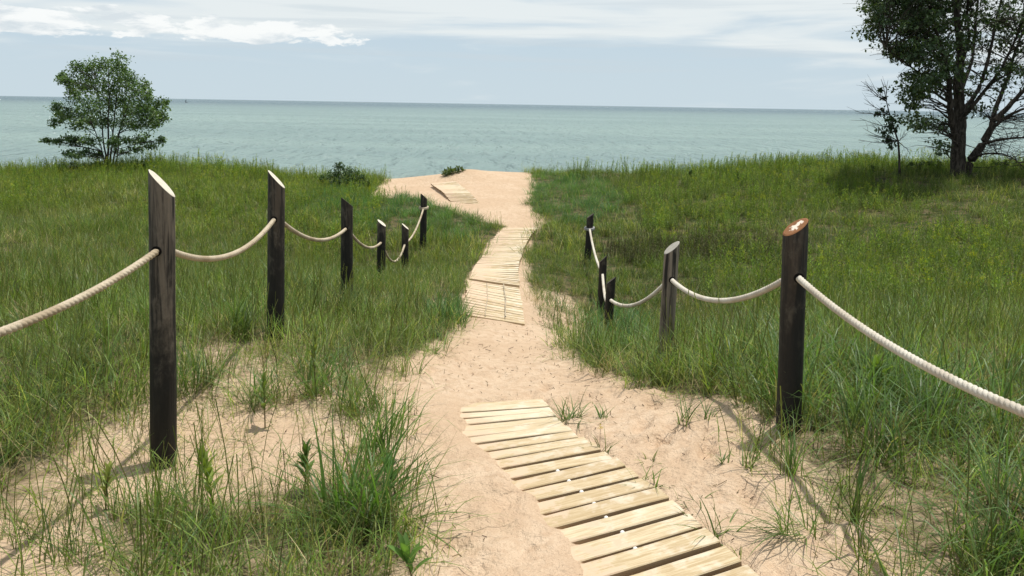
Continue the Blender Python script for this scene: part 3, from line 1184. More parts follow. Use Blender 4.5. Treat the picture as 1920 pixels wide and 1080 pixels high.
def seed_stalks(n, spread, h, seed, col, heads=0):
    """thin upright stalks with a loose feathery head"""
    r = np.random.default_rng(seed)
    V, F, Tn = [], [], []
    for b in range(n):
        ox, oy = r.normal(0, spread, 2)
        L = h * r.uniform(.75, 1.15)
        lx, ly = r.normal(0, .10, 2)
        w = .0022
        c = np.array(col) * r.uniform(.8, 1.2)
        a = r.uniform(0, math.pi)
        wx, wy = math.cos(a) * w, math.sin(a) * w
        i0 = len(V)
        for s in range(4):
            t = s / 3
            x, y, z = ox + lx * L * t * t, oy + ly * L * t * t, L * t - .02
            V += [(x - wx, y - wy, z), (x + wx, y + wy, z)]; Tn += [c, c]
        for s in range(3):
            j = i0 + 2 * s
            F += [(j, j + 1, j + 3), (j, j + 3, j + 2)]
        for k in range(heads):
            t = .78 + .22 * k / 7
            x, y, z = ox + lx * L * t * t, oy + ly * L * t * t, L * t - .02
            b_ = r.uniform(0, 6.28)
            j = len(V)
            V += [(x, y, z), (x + math.cos(b_) * .007, y + math.sin(b_) * .007, z + .016), (x + math.cos(b_ + .5) * .003, y + math.sin(b_ + .5) * .003, z + .02)]
            Tn += [c * 1.2] * 3
            F.append((j, j + 1, j + 2))
    return V, F, Tn


def weed(nst, h, leafl, seed, cols, spread=.10, flower=None):
    """upright stems with many narrow leaves"""
    r = np.random.default_rng(seed)
    V, F, Tn = [], [], []
    for s_ in range(nst):
        ox, oy = r.normal(0, spread, 2)
        H = h * r.uniform(.6, 1.15)
        lx, ly = r.normal(0, .12, 2)
        c0 = np.array(cols[r.integers(len(cols))]) * r.uniform(.8, 1.2)
        for q in range(2):
            w = .0028
            wx, wy = (w, 0) if q else (0, w)
            j = len(V)
            V += [(ox - wx, oy - wy, -.02), (ox + wx, oy + wy, -.02), (ox + lx * H + wx * .5, oy + ly * H + wy * .5, H), (ox + lx * H - wx * .5, oy + ly * H - wy * .5, H)]
            Tn += [c0 * .7] * 4
            F += [(j, j + 1, j + 2), (j, j + 2, j + 3)]
        nl = int(H / .020)
        for k in range(nl):
            t = .12 + .88 * k / nl
            a = k * 2.4 + r.uniform(-.4, .4)
            L = leafl * (1.15 - .55 * t) * r.uniform(.7, 1.2)
            x, y, z = ox + lx * H * t, oy + ly * H * t, H * t
            up = .25 + .7 * t
            ex, ey, ez = x + math.cos(a) * L * math.cos(up), y + math.sin(a) * L * math.cos(up), z + L * math.sin(up)
            mx_, my_, mz_ = (x + ex) / 2, (y + ey) / 2, (z + ez) / 2 + .08 * L
            w = L * .14
            sx, sy = -math.sin(a) * w, math.cos(a) * w
            j = len(V)
            V += [(x, y, z), (mx_ + sx, my_ + sy, mz_), (ex, ey, ez), (mx_ - sx, my_ - sy, mz_)]
            c = c0 * r.uniform(.8, 1.25)
            Tn += [c] * 4
            F += [(j, j + 1, j + 2), (j, j + 2, j + 3)]
        if flower is not None:
            for k in range(10):
                x, y, z = ox + lx * H + r.normal(0, .015), oy + ly * H + r.normal(0, .015), H + r.uniform(-.03, .03)
                j = len(V)
                V += [(x, y, z), (x + .008, y, z + .006), (x, y + .008, z + .008)]
                Tn += [np.array(flower)] * 3
                F.append((j, j + 1, j + 2))
    return V, F, Tn


def proto(name, parts, mat):
    V, F, Tn = [], [], []
    for (v, f, t) in parts:
        o_ = len(V)
        V += v; Tn += [tuple(x) for x in t]
        F += [tuple(i + o_ for i in q) for q in f]
    me = mesh_np(name, np.array(V), np.array(F), (mat,), tint=np.array(Tn), smooth=False)
    return bpy.data.objects.new(name, me)     # source geometry only, never linked to the scene


GREEN = [(0.090, 0.130, 0.038), (0.115, 0.150, 0.045), (0.060, 0.092, 0.032), (0.150, 0.180, 0.060), (0.085, 0.125, 0.055), (0.045, 0.075, 0.026), (.19, .20, .08)]
BLUEG = [(0.070, 0.118, 0.042), (0.105, 0.155, 0.070), (0.055, 0.095, 0.034), (0.135, 0.180, 0.090)]
OLIVE = [(0.130, 0.145, 0.036), (0.095, 0.115, 0.034), (0.165, 0.170, 0.050), (0.060, 0.080, 0.026), (.20, .20, .07)]
STRAW = [(0.36, 0.28, 0.15), (0.28, 0.21, 0.11), (0.44, 0.36, 0.20)]

p_near = [proto('grass_source', [blades(28, .10, .18, .50, .0068, .55, 1.9, GREEN, 100 + i), blades(3, .07, .2, .4, .004, .4, 1.2, STRAW, 130 + i),
                                 seed_stalks(2, .05, .55, 140 + i, (.12, .12, .05))], m_grass) for i in range(5)]
p_blue = [proto('grass_source', [blades(34, .07, .25, .50, .0074, .50, 1.9, BLUEG, 200 + i), blades(4, .05, .2, .35, .004, .5, 1.1, STRAW, 230 + i)], m_grass) for i in range(5)]
p_mid = [proto('grass_source', [blades(58, .17, .14, .42, .0070, .55, 1.5, GREEN + BLUEG[:1], 300 + i, 3), blades(9, .15, .2, .40, .0045, .6, 1.4, STRAW, 330 + i, 3),
                                seed_stalks(2, .10, .46, 340 + i, (.15, .14, .06), 7)], m_grass) for i in range(5)]
p_far = [proto('grass_source', [blades(64, .26, .12, .36, .010, .62, 1.5, GREEN + OLIVE, 400 + i, 3), blades(9, .22, .2, .40, .006, .5, 1.4, STRAW, 430 + i, 3),
                                seed_stalks(2, .15, .42, 440 + i, (.16, .15, .06), 7)], m_grass) for i in range(5)]
p_weed = [proto('weed_source', [weed(5, .36, .065, 500 + i, [(0.12, .165, .036), (.09, .13, .034), (.155, .185, .036)], .13, (.35, .30, .03) if i % 2 else None)], m_weed) for i in range(5)]
p_dry = [proto('dry_source', [blades(16, .10, .12, .36, .0042, .85, .9, STRAW, 600 + i, 3)], m_dry) for i in range(4)]
p_sparse = [proto('grass_source', [blades(12, .14, .10, .40, .0054, .70, 1.8, [(.12, .17, .045), (.16, .20, .06), (.09, .13, .04), (.19, .21, .075)], 650 + i), blades(4, .15, .12, .32, .0032, .8, .9, STRAW, 670 + i), seed_stalks(1, .12, .42, 690 + i, (.10, .09, .045))], m_grass) for i in range(5)]


def scatter_object(name, P, rotz, tiltx, scale, protos, label, cat, seed):
    me = bpy.data.meshes.new(name)
    me.vertices.add(len(P))
    me.vertices.foreach_set('co', np.asarray(P, np.float32).ravel())
    r = np.random.default_rng(seed)
    a = me.attributes.new('rot', 'FLOAT_VECTOR', 'POINT')
    rot = np.stack([tiltx[:, 0], tiltx[:, 1], rotz], 1).astype(np.float32)
    a.data.foreach_set('vector', rot.ravel())
    a = me.attributes.new('size', 'FLOAT', 'POINT')
    a.data.foreach_set('value', scale.astype(np.float32))
    a = me.attributes.new('pick', 'INT', 'POINT')
    a.data.foreach_set('value', r.integers(0, len(protos), len(P)).astype(np.int32))
    me.update()
    ob = link(name, me)
    ng = bpy.data.node_groups.new(name + '_scatter', 'GeometryNodeTree')
    ng.interface.new_socket('Geometry', in_out='INPUT', socket_type='NodeSocketGeometry')
    ng.interface.new_socket('Geometry', in_out='OUTPUT', socket_type='NodeSocketGeometry')
    N, Lk = ng.nodes, ng.links
    gi, go = N.new('NodeGroupInput'), N.new('NodeGroupOutput')
    iop = N.new('GeometryNodeInstanceOnPoints')
    iop.inputs['Pick Instance'].default_value = True
    jn = N.new('GeometryNodeJoinGeometry')
    for pz in protos:
        oi = N.new('GeometryNodeObjectInfo')
        oi.inputs['Object'].default_value = pz
        gti = N.new('GeometryNodeGeometryToInstance')
        Lk.new(oi.outputs['Geometry'], gti.inputs[0])
        Lk.new(gti.outputs[0], jn.inputs[0])

    def named(nm, dt):
        x = N.new('GeometryNodeInputNamedAttribute')
        x.data_type = dt
        x.inputs['Name'].default_value = nm
        return x.outputs['Attribute']
    e2r = N.new('FunctionNodeEulerToRotation')
    Lk.new(named('rot', 'FLOAT_VECTOR'), e2r.inputs[0])
    Lk.new(gi.outputs[0], iop.inputs['Points'])
    Lk.new(jn.outputs[0], iop.inputs['Instance'])
    Lk.new(e2r.outputs[0], iop.inputs['Rotation'])
    Lk.new(named('size', 'FLOAT'), iop.inputs['Scale'])
    Lk.new(named('pick', 'INT'), iop.inputs['Instance Index'])
    Lk.new(iop.outputs[0], go.inputs[0])
    md = ob.modifiers.new('scatter', 'NODES')
    md.node_group = ng
    tag(ob, label, cat, None, 'stuff')
    return ob


def sample_points(dens, y0, y1, seed, k=1.0, power=1.0, off=(0, 0)):
    """random points inside the wedge the camera (and a step beside it) can see, thinned by the cover"""
    r = np.random.default_rng(seed)
    w0, w1 = .70 * y0 + 1.6, .70 * y1 + 1.6
    n = int((w0 + w1) * (y1 - y0) * dens)
    y = r.uniform(y0, y1, n)
    x = r.uniform(-1, 1, n) * w1
    keep = np.abs(x) < .70 * y + 1.6
    x, y = x[keep], y[keep]
    c = cover(x, y) ** power
    c = c * (y < crest_y(x) + 1.2)
    keep = r.random(len(x)) < c * k
    return x[keep], y[keep]


def not_near(x, y, pts, rad):
    ok = np.ones(len(x), bool)
    for (a, b) in pts:
        ok &= (x - a) ** 2 + (y - b) ** 2 > rad * rad
    return ok


def off_boards(x, y):
    ok = np.ones(len(x), bool)
    for inf, hl in ((info, .42), (inf2, .40), (inf3, .40), (inf4, .42)):
        for c, u, z in inf:
            dx, dy = x - c.x, y - c.y
            a = dx * u.x + dy * u.y
            b = -dx * u.y + dy * u.x
            ok &= ~((np.abs(a) < hl) & (np.abs(b) < .10))
    return ok


POSTS_XY = [(p[0].x, p[0].y) for p in PL + PR]


def do_scatter(name, specs, label, cat, protos, seed):
    X, Y, S = [], [], []
    for (x, y, s) in specs:
        X.append(x); Y.append(y); S.append(s)
    X, Y, S = np.concatenate(X), np.concatenate(Y), np.concatenate(S)
    ok = off_boards(X, Y) & not_near(X, Y, POSTS_XY, .10)
    X, Y, S = X[ok], Y[ok], S[ok]
    Z = ground_z(X, Y)
    r = np.random.default_rng(seed)
    n = len(X)
    rz = r.uniform(0, 2 * math.pi, n)
    tl = r.normal(0, .10, (n, 2))
    scatter_object(name, np.stack([X, Y, Z], 1), rz, tl, S, protos, label, cat, seed + 1)
    print(name, n)


def sz(n, lo, hi, seed):
    return np.random.default_rng(seed).uniform(lo, hi, n)


def hpatch(x, y, seed, f=.5):
    return 1 + .45 * fbm(x, y, f, seed, 3)


BLUE_PX = [[(985, 345), (1010, 325), (1130, 335), (1180, 380), (1120, 430), (1030, 420), (990, 395)],
           [(540, 400), (620, 350), (760, 350), (800, 372), (880, 395), (930, 420), (900, 470), (760, 440), (640, 440)],
           [(840, 560), (885, 540), (870, 610), (780, 660), (720, 650), (760, 600)], [(1050, 640), (1040, 590), (1180, 560), (1240, 640), (1200, 720)]]
BLUE_R = [np.array([ground_pix(*p) for p in P_]) for P_ in BLUE_PX]
DEAD_R = np.array([ground_pix(*p) for p in [(1130, 470), (1200, 455), (1330, 452), (1470, 462), (1470, 492), (1330, 500), (1180, 500)]])
DARKG = [(0.070, 0.095, 0.034), (0.052, 0.075, 0.028), (0.090, 0.112, 0.040), (0.115, .13, .05), (.042, .06, .024)]  # darkened greens put the shading of the right slope into the colour
p_dark = [proto('grass_source', [blades(56, .22, .14, .36, .0088, .62, 1.5, DARKG, 860 + i, 3), blades(7, .2, .2, .38, .0055, .6, 1.4, STRAW, 870 + i, 3),
                                 weed(3, .30, .055, 880 + i, [(0.080, .108, .036), (.095, .125, .038)], .14)], m_grass) for i in range(5)]
p_bluefar = [proto('grass_source', [blades(66, .20, .16, .36, .0085, .55, 1.6, [(.060, .120, .050), (.075, .145, .062), (.045, .095, .042), (.11, .175, .09)], 800 + i, 3),
                                    blades(3, .2, .2, .35, .006, .5, 1.4, STRAW, 830 + i, 3)], m_grass) for i in range(4)]
p_dead = [proto('dead_source', [weed(7, .30, .035, 850 + i, [(0.14, .125, .07), (.10, .09, .05), (.11, .13, .05)], .12)], m_dry) for i in range(3)]


def in_blue(x, y):
    m = np.zeros(len(x), bool)
    for Q in BLUE_R:
        m |= poly_sd(x, y, Q) + .25 * fbm(x, y, 1.5, 611, 2) < 0
    return m


# thick green grass, in three reaches
x, y = sample_points(34, 1.6, 6.5, 1000, 1.0, 1.15)
s = sz(len(x), .6, 1.1, 1) * hpatch(x, y, 5)
blue = fbm(x, y, .8, 301, 3) > .05
do_scatter('dune_grass', [(x[~blue], y[~blue], s[~blue])], 'long green grass thick on the ground beside the near posts', 'grass', p_near, 50)
do_scatter('marram_grass', [(x[blue], y[blue], s[blue])], 'bluish green arching grass in patches along the sandy path edges', 'grass', p_blue, 51)
x, y = sample_points(27, 6.5, 13, 1001, 1.0, 1.0)
bm = in_blue(x, y)
XB, YB = [x[bm]], [y[bm]]
x, y = x[~bm], y[~bm]
rt_ = (x + .6 * fbm(x, y, .5, 631, 3) > 1.6) & (RNG.random(len(x)) < .8)
XR, YR = [x[rt_]], [y[rt_]]
x, y = x[~rt_], y[~rt_]
do_scatter('dune_grass', [(x, y, sz(len(x), .6, 1.1, 2) * hpatch(x, y, 6))], 'green grass covering the hollow and slopes on both sides of the planks', 'grass', p_mid, 52)
x, y = sample_points(19, 13, 24.5, 1002, 1.0, 1.0)
bm = in_blue(x, y)
XB.append(x[bm]); YB.append(y[bm])
x, y = x[~bm], y[~bm]
rt_ = (x + .6 * fbm(x, y, .5, 631, 3) > 1.6) & (RNG.random(len(x)) < .8)
XR.append(x[rt_]); YR.append(y[rt_])
x, y = x[~rt_], y[~rt_]
do_scatter('dune_grass', [(np.concatenate(XR), np.concatenate(YR), sz(sum(map(len, XR)), .5, .92, 35))], 'dark green grass and low herbs covering the dune on the right of the path', 'grass', p_dark, 60)
do_scatter('marram_grass', [(np.concatenate(XB), np.concatenate(YB), sz(sum(map(len, XB)), .6, 1.05, 33))], 'bright bluish green grass patches beside the far sand and round the black posts', 'grass', p_bluefar, 58)
xd = RNG.uniform(DEAD_R[:, 0].min(), DEAD_R[:, 0].max(), 420); yd = RNG.uniform(DEAD_R[:, 1].min(), DEAD_R[:, 1].max(), 420)
kd = poly_sd(xd, yd, DEAD_R) + .3 * fbm(xd, yd, 1.2, 621, 3) < 0
do_scatter('dead_weeds', [(xd[kd], yd[kd], sz(kd.sum(), .6, 1.2, 34))], 'brownish dead weeds in a band across the hollow behind the right fence', 'weeds', p_dead, 59)
do_scatter('dune_grass', [(x, y, sz(len(x), .6, 1.1, 3) * hpatch(x, y, 7, .3))], 'green grass over the far dune crest in front of the lake', 'grass', p_far, 53)
# yellow-green weeds mixed in on the dune tops
x, y = sample_points(20, 8, 24, 1003)
k = (fbm(x, y, .30, 402, 3) + .10 * (y > 14) > -.04) & ((x < -2.6) | (x > 2.6))
do_scatter('leafy_weeds', [(x[k], y[k], sz(k.sum(), .6, 1.05, 4))], 'yellow green leafy weeds among the grass on the dune tops', 'weeds', p_weed, 54)
xk = RNG.uniform(-15, 15, 260); yk = crest_y(xk) - RNG.uniform(.1, 1.6, 260)
kk = poly_sd(xk, yk, SAND) > .4
do_scatter('skyline_weeds', [(xk[kk], yk[kk], sz(kk.sum(), .7, 1.5, 41))], 'taller leafy weeds breaking the skyline along the dune crest', 'weeds', p_weed, 61)
# sparse tufts on half open sand
x, y = sample_points(125, 1.5, 7.5, 1004, 1.0, .45)
sdp = poly_sd(x, y, SAND)
k = (sdp > -.02) | ((x > 1.0) & (y < 4.3) & (RNG.random(len(x)) < .6))
do_scatter('sparse_grass', [(x[k], y[k], sz(k.sum(), .5, 1.15, 5))], 'thin scattered grass growing out of open sand left and right of the path', 'grass', p_sparse, 55)
# dead blades lying among the green
x, y = sample_points(18, 1.5, 11, 1005, 1.0, .5)
k = poly_sd(x, y, SAND) > -.05
do_scatter('dry_grass', [(x[k], y[k], sz(k.sum(), .5, 1.1, 6))], 'dead straw coloured grass lying among the green blades', 'dry grass', p_dry, 56)

# bits of dry stalk and dark crumbs on the open sand
n = 6500
x = RNG.uniform(-3.2, 3.6, n); y = RNG.uniform(1.7, 9, n) ** 1.0
sdp = poly_sd(x, y, SAND)
k = (sdp < .8) & off_boards(x, y) & (RNG.random(n) < np.clip(.35 + .9 * (sdp + .6), .12, 1))
x, y = x[k], y[k]
z = ground_z(x, y)
n = len(x)
a = RNG.uniform(0, math.pi, n); L = RNG.uniform(.004, .022, n) * RNG.choice([1, 1, 1, 2.4], n); w = RNG.uniform(.0010, .0022, n)
V = np.zeros((n, 6, 3))
for e, sgn in ((0, -1), (3, 1)):
    cx, cy = x + sgn * np.cos(a) * L / 2, y + sgn * np.sin(a) * L / 2
    cz = z + (.004 + (.012 * RNG.random(n) if sgn > 0 else 0))
    V[:, e + 0] = np.stack([cx - np.sin(a) * w, cy + np.cos(a) * w, cz], 1)
    V[:, e + 1] = np.stack([cx + np.sin(a) * w, cy - np.cos(a) * w, cz], 1)
    V[:, e + 2] = np.stack([cx, cy, cz + w * 1.8], 1)
b = (np.arange(n) * 6)[:, None]
F = np.concatenate([b + np.array([[0, 1, 4]]), b + np.array([[0, 4, 3]]), b + np.array([[1, 2, 5]]), b + np.array([[1, 5, 4]]), b + np.array([[2, 0, 3]]), b + np.array([[2, 3, 5]])])
tint = np.repeat(np.array([(.07, .045, .03), (.12, .08, .045), (.20, .15, .09)])[RNG.integers(0, 3, n)], 6, axis=0)
lit = link('plant_litter', mesh_np('plant_litter', V.reshape(-1, 3), F, (m_dry,), tint=tint, smooth=False))
tag(lit, 'small dark bits of dry stalk strewn over the open sand', 'litter', None, 'stuff')

# ------------------------------------------------------------------ single tufts on the sand
def tuft(px, py, n, l0, l1, cols, lean, label, seed, straw=3, group='grass tufts rooted in the open sand', tilt=(0, 0), width=.0068, spread=.03):
    gx, gy = ground_pix(px, py)
    gz = float(ground_z(np.array(gx), np.array(gy)))
    root = empty('grass_tuft', (gx, gy, gz))
    tag(root, label, 'grass tuft', group)
    v, f, t = blades(n, spread, l0, l1, width, lean, 1.2, cols, seed, 5, tilt=tilt)
    me = mesh_np('blades', np.array(v), np.array(f), (m_grass,), tint=np.array([tuple(q) for q in t]), smooth=False)
    tag(link('blades', me, root), kind='stuff')
    if straw:
        v, f, t = blades(straw, spread, l0 * .6, l1 * .8, .004, lean * 1.6, .8, STRAW, seed + 500, 4)
        me = mesh_np('dead_blades', np.array(v), np.array(f), (m_dry,), tint=np.array([tuple(q) for q in t]), smooth=False)
        tag(link('dead_blades', me, root), kind='stuff')
    return root


tuft(1072, 788, 60, .10, .24, BLUEG, .75, 'dense low bluish grass tuft just right of the far end of the near boardwalk', 701, spread=.07)
tuft(1132, 784, 16, .08, .17, BLUEG, .7, 'tiny grass tuft to the right of the dense low tuft, alone on sand', 702)
tuft(1128, 850, 22, .10, .20, GREEN, .8, 'small tuft at the edge of the planks with a yellow flower head in it', 703)
tuft(1212, 905, 26, .10, .22, BLUEG, .8, 'flat grass tuft beside the middle planks of the near boardwalk', 704, spread=.06)
tuft(1295, 938, 22, .07, .16, BLUEG, .9, 'low spreading tuft right of the planks, below the upright sprig', 705, spread=.07)
tuft(1345, 1000, 20, .12, .26, GREEN, .7, 'loose tuft with long bent blades beside the lower planks', 706, spread=.05)
tuft(1282, 798, 20, .12, .26, BLUEG, .45, 'dark upright tuft on sand in front of the dense grass bank', 707)
tuft(1322, 782, 16, .12, .28, BLUEG, .6, 'leaning sparse tuft right of the dark upright one, near the grass bank', 708, tilt=(.5, 0))
tuft(1218, 860, 10, .06, .16, OLIVE, .7, 'thin brownish wisp of grass on the bare sand right of the planks', 709, straw=5)
tuft(1355, 876, 14, .06, .13, BLUEG, .7, 'tiny short tuft on sand left of the big post clump', 710)
tuft(1402, 882, 14, .12, .26, GREEN, .5, 'narrow upright tuft between the tiny tuft and the near right post', 711)
tuft(1484, 892, 34, .20, .46, BLUEG, .55, 'tall arching tuft in front of the foot of the thick black post', 712, width=.0065)
tuft(1490, 1004, 60, .16, .34, BLUEG, .8, 'broad bluish tuft leaning left over sand, largest right of the planks', 713, tilt=(-.8, 0), spread=.08, width=.0065)
tuft(1605, 984, 26, .25, .50, BLUEG, .30, 'stiff upright bluish tuft at the edge of the right grass', 714, width=.008)
tuft(1618, 1045, 12, .15, .36, OLIVE, .5, 'thin olive tuft at lower right, rooted in sand by the grass edge', 715)
tuft(1205, 985, 8, .03, .06, GREEN, 1.0, 'tiny green sprig poking up between two planks', 716, straw=0)
tuft(1385, 1040, 12, .06, .14, OLIVE, .6, 'little tuft at the end of the lowest plank', 717)
tuft(672, 985, 170, .30, .60, [(0.050, 0.095, 0.028), (0.075, 0.125, 0.035), (.04, .075, .025)], .72, 'big dark green arching clump at the left edge of the sand, nearest the camera', 720, straw=14, spread=.14, width=.0098, tilt=(.35, -.1))
tuft(712, 868, 60, .25, .50, [(0.050, 0.095, 0.030), (0.070, 0.120, 0.035)], .42, 'dark upright clump behind the big arching one on the left sand edge', 721, straw=6, spread=.07, width=.0085, tilt=(.3, 0))
tuft(810, 664, 50, .20, .34, BLUEG, .8, 'grey green low clump spilling onto the sand left of the trail', 722, spread=.14)
tuft(300, 1020, 26, .25, .50, GREEN, .30, 'upright narrow clump low on the left below the near post', 723, width=.007)
tuft(655, 780, 40, .22, .45, GREEN, .5, 'ragged clump on the left bank above the dark clumps', 724, spread=.08)
tuft(312, 880, 22, .12, .30, GREEN, .45, 'wispy tuft growing round the foot of the near left post', 725, spread=.09)
# the flower head
gx, gy = ground_pix(1128, 846)
fm, g, o = new_mat('yellow_petals')
principled(g, o, (0.62, 0.50, 0.03), .6, .2)
fv, ff = [], []
for k in range(16):
    a = random.uniform(0, 6.28); r_ = random.uniform(0, .014); zz = random.uniform(0, .02)
    j = len(fv)
    fv += [(r_ * math.cos(a), r_ * math.sin(a), zz), (r_ * math.cos(a) + .008 * math.cos(a + 1), r_ * math.sin(a) + .008 * math.sin(a + 1), zz + .004), (r_ * math.cos(a) + .004, r_ * math.sin(a) - .006, zz + .008)]
    ff.append((j, j + 1, j + 2))
fl = empty('yellow_flower', (gx - .01, gy, hgt(gx, gy)))
tag(fl, 'small yellow flower head standing in the tuft at the planks edge', 'flower')
link('flower_head', poly_mesh('flower_head', fv, ff, (fm,)), fl, (0, 0, .11))
link('stem', poly_mesh('stem', [(-.001, 0, -.01), (.001, 0, -.01), (0, .001, -.01), (-.001, 0, .112), (.001, 0, .112), (0, .001, .112)], [(0, 1, 4, 3), (1, 2, 5, 4), (2, 0, 3, 5)], (m_dry,)), fl)

# ------------------------------------------------------------------ leafy young plants, leaves as parts
def plant_leaf_mesh(L, W, col, seed):
    r = random.Random(seed)
    vs, fs, tn = [], [], []
    n = 6
    for i in range(n + 1):
        t = i / n
        w = W * math.sin(math.pi * min(.97, t * .93 + .04)) ** .8 * .5
        z = .30 * L * t * (1 - .9 * t)
        vs += [(t * L, -w, z + w * .35), (t * L, 0, z), (t * L, w, z + w * .35)]
        tn += [col, tuple(c * 1.3 for c in col), col]
    for i in range(n):
        for j in (0, 1):
            a = i * 3 + j
            fs.append((a, a + 3, a + 4, a + 1))
    return mesh_np('leaf', np.array(vs), np.array(fs), (m_leafP,), tint=np.array(tn))


def leafy_plant(px, py, H, nl, L, W, col, label, seed, whorl=False):
    r = random.Random(seed)
    gx, gy = ground_pix(px, py)
    gz = float(ground_z(np.array(gx), np.array(gy)))
    root = empty('leafy_plant', (gx, gy, gz))
    tag(root, label, 'plant', 'young leafy plants in the sandy grass')
    lx, ly = r.uniform(-.05, .05), r.uniform(-.05, .05)
    vs, fs = [], []
    for i in range(5):
        t = i / 4
        for k in range(6):
            a = k * math.pi / 3
            vs.append((lx * t * t + .0035 * (1.2 - t * .6) * math.cos(a), ly * t * t + .0035 * (1.2 - t * .6) * math.sin(a), -.02 + (H + .02) * t))
    for i in range(4):
        for k in range(6):
            fs.append((i * 6 + k, i * 6 + (k + 1) % 6, i * 6 + 6 + (k + 1) % 6, i * 6 + 6 + k))
    me = mesh_np('stem', np.array(vs), np.array(fs), (m_leafP,), tint=np.tile(np.array([[.16, .13, .06]]), (len(vs), 1)))
    link('stem', me, root)
    lm = [plant_leaf_mesh(L, W, col, seed + q) for q in range(2)]
    for k in range(nl):
        t = (.30 + .70 * (k + .5) / nl) if not whorl else (.65 + .35 * (k + .5) / nl)
        lf = bpy.data.objects.new('leaf', lm[k % 2])
        COL.objects.link(lf)
        lf.parent = root
        lf.location = (lx * t * t, ly * t * t, H * t)
        s = (1.05 - .45 * abs(t - .6)) * r.uniform(.8, 1.1)
        lf.scale = (s, s, s)
        lf.rotation_euler = (r.uniform(-.3, .3), -(.50 + .80 * t * t), k * 2.4 + r.uniform(-.3, .3))


leafy_plant(400, 968, .25, 20, .090, .027, (.17, .22, .045), 'bright yellow green leafy plant on a bare stem, right of the near left post', 801)
leafy_plant(572, 925, .19, 18, .085, .024, (.085, .14, .035), 'dark green leafy plant beside the long grass clump on the left', 802)
leafy_plant(775, 1095, .11, 10, .11, .034, (.07, .13, .03), 'dark leafy sprout poking in at the bottom edge by the sand', 803)
leafy_plant(497, 800, .26, 14, .09, .025, (.11, .16, .035), 'slender leafy plant standing in sand behind the yellow green one', 804)
leafy_plant(590, 742, .34, 16, .08, .022, (.13, .16, .04), 'tall thin leafy stem on the left bank between grass clumps', 805)
leafy_plant(198, 955, .17, 10, .09, .026, (.19, .22, .045), 'small yellowish leafy plant left of the near post shadow', 806)
leafy_plant(1640, 745, .18, 14, .12, .05, (.15, .22, .03), 'bright broad leaved plant standing out in the grass on the right', 807)
leafy_plant(860, 1020 - 400, .10, 6, .06, .02, (.11, .16, .04), 'small leafy sprout at the grass edge left of the middle planks', 808)
leafy_plant(742, 935, .13, 12, .10, .028, (.06, .12, .03), 'dark leafy sprout in the side of the big arching clump', 809)

# ------------------------------------------------------------------ trees


def tube_path(pts, r0, r1, ns=7):
    """tapered tube through points -> verts, quads"""
    n = len(pts)
    V, F = [], []
    for i, p in enumerate(pts):
        t = (pts[min(i + 1, n - 1)] - pts[max(i - 1, 0)]).normalized()
        a = Vector((0, 0, 1)) if abs(t.z) < .9 else Vector((1, 0, 0))
        u = t.cross(a).normalized()
        v = t.cross(u)
        r = r0 + (r1 - r0) * i / (n - 1)
        for k in range(ns):
            th = 2 * math.pi * k / ns
            V.append(p + u * (r * math.cos(th)) + v * (r * math.sin(th)))
    for i in range(n - 1):
        for k in range(ns):
            F.append((i * ns + k, i * ns + (k + 1) % ns, (i + 1) * ns + (k + 1) % ns, (i + 1) * ns + k))
    return V, F


def wander(a, b, n, amp, r, bow=0.0):
    out = []
    off = Vector((r.uniform(-1, 1), r.uniform(-1, 1), r.uniform(-.5, .5))) * amp
    for i in range(n + 1):
        t = i / n
        p = a.lerp(b, t) + off * math.sin(math.pi * t) + Vector((r.uniform(-1, 1), r.uniform(-1, 1), r.uniform(-1, 1))) * amp * .25 * (0 < i < n)
        p.z += bow * math.sin(math.pi * t)
        out.append(p)
    return out


class Bag:
    def __init__(self):
        self.V, self.F = [], []

    def add(self, V, F):
        o_ = len(self.V)
        self.V += V
        self.F += [tuple(i + o_ for i in f) for f in F]

    def obj(self, name, mats, parent, origin, smooth=True):
        me = mesh_np(name, np.array([tuple(v - origin) for v in self.V]), np.array(self.F), mats, smooth=smooth)
        return link(name, me, parent)


def leaf_cloud(C, rad, n, size, cols, seed, droop=.3, dark=None):
    """leaf-sized faces gathered into sprays inside a cluster"""
    r = np.random.default_rng(seed)
    # sprays
    ns = max(3, n // 14)
    sc_ = r.normal(0, 1, (ns, 3)); sc_ /= np.linalg.norm(sc_, axis=1)[:, None] + 1e-9
    sc_ *= (r.random((ns, 1)) ** .45) * np.array(rad)
    pick = r.integers(0, ns, n)
    P_ = np.array(C) + sc_[pick] + r.normal(0, 1, (n, 3)) * np.array(rad) * .24
    d = r.normal(0, 1, (n, 3)); d[:, 2] -= droop
    d /= np.linalg.norm(d, axis=1)[:, None]
    up = r.normal(0, .6, (n, 3)); up[:, 2] += 1
    s = np.cross(d, up); s /= np.linalg.norm(s, axis=1)[:, None] + 1e-9
    L = size * r.uniform(.65, 1.3, (n, 1))
    w = L * .30
    nrm = np.cross(d, s)
    V = np.stack([P_, P_ + d * L * .5 + s * w + nrm * L * .08, P_ + d * L, P_ + d * L * .5 - s * w + nrm * L * .08], 1)
    col = np.array(cols)[r.integers(0, len(cols), n)] * r.uniform(.8, 1.2, (n, 1))
    return V, np.repeat(col, 4, axis=0)


def crown_mesh(name, Vs, Cs, origin, mat, parent):
    V = np.concatenate([v.reshape(-1, 3) for v in Vs])
    Cc = np.concatenate(Cs)
    n = len(V) // 4
    b = (np.arange(n) * 4)[:, None]
    F = b + np.array([[0, 1, 2, 3]])
    V = V - np.array(tuple(origin))
    ob = link(name, mesh_np(name, V, F, (mat,), tint=Cc, smooth=False), parent)
    tag(ob, kind='stuff')
    return ob


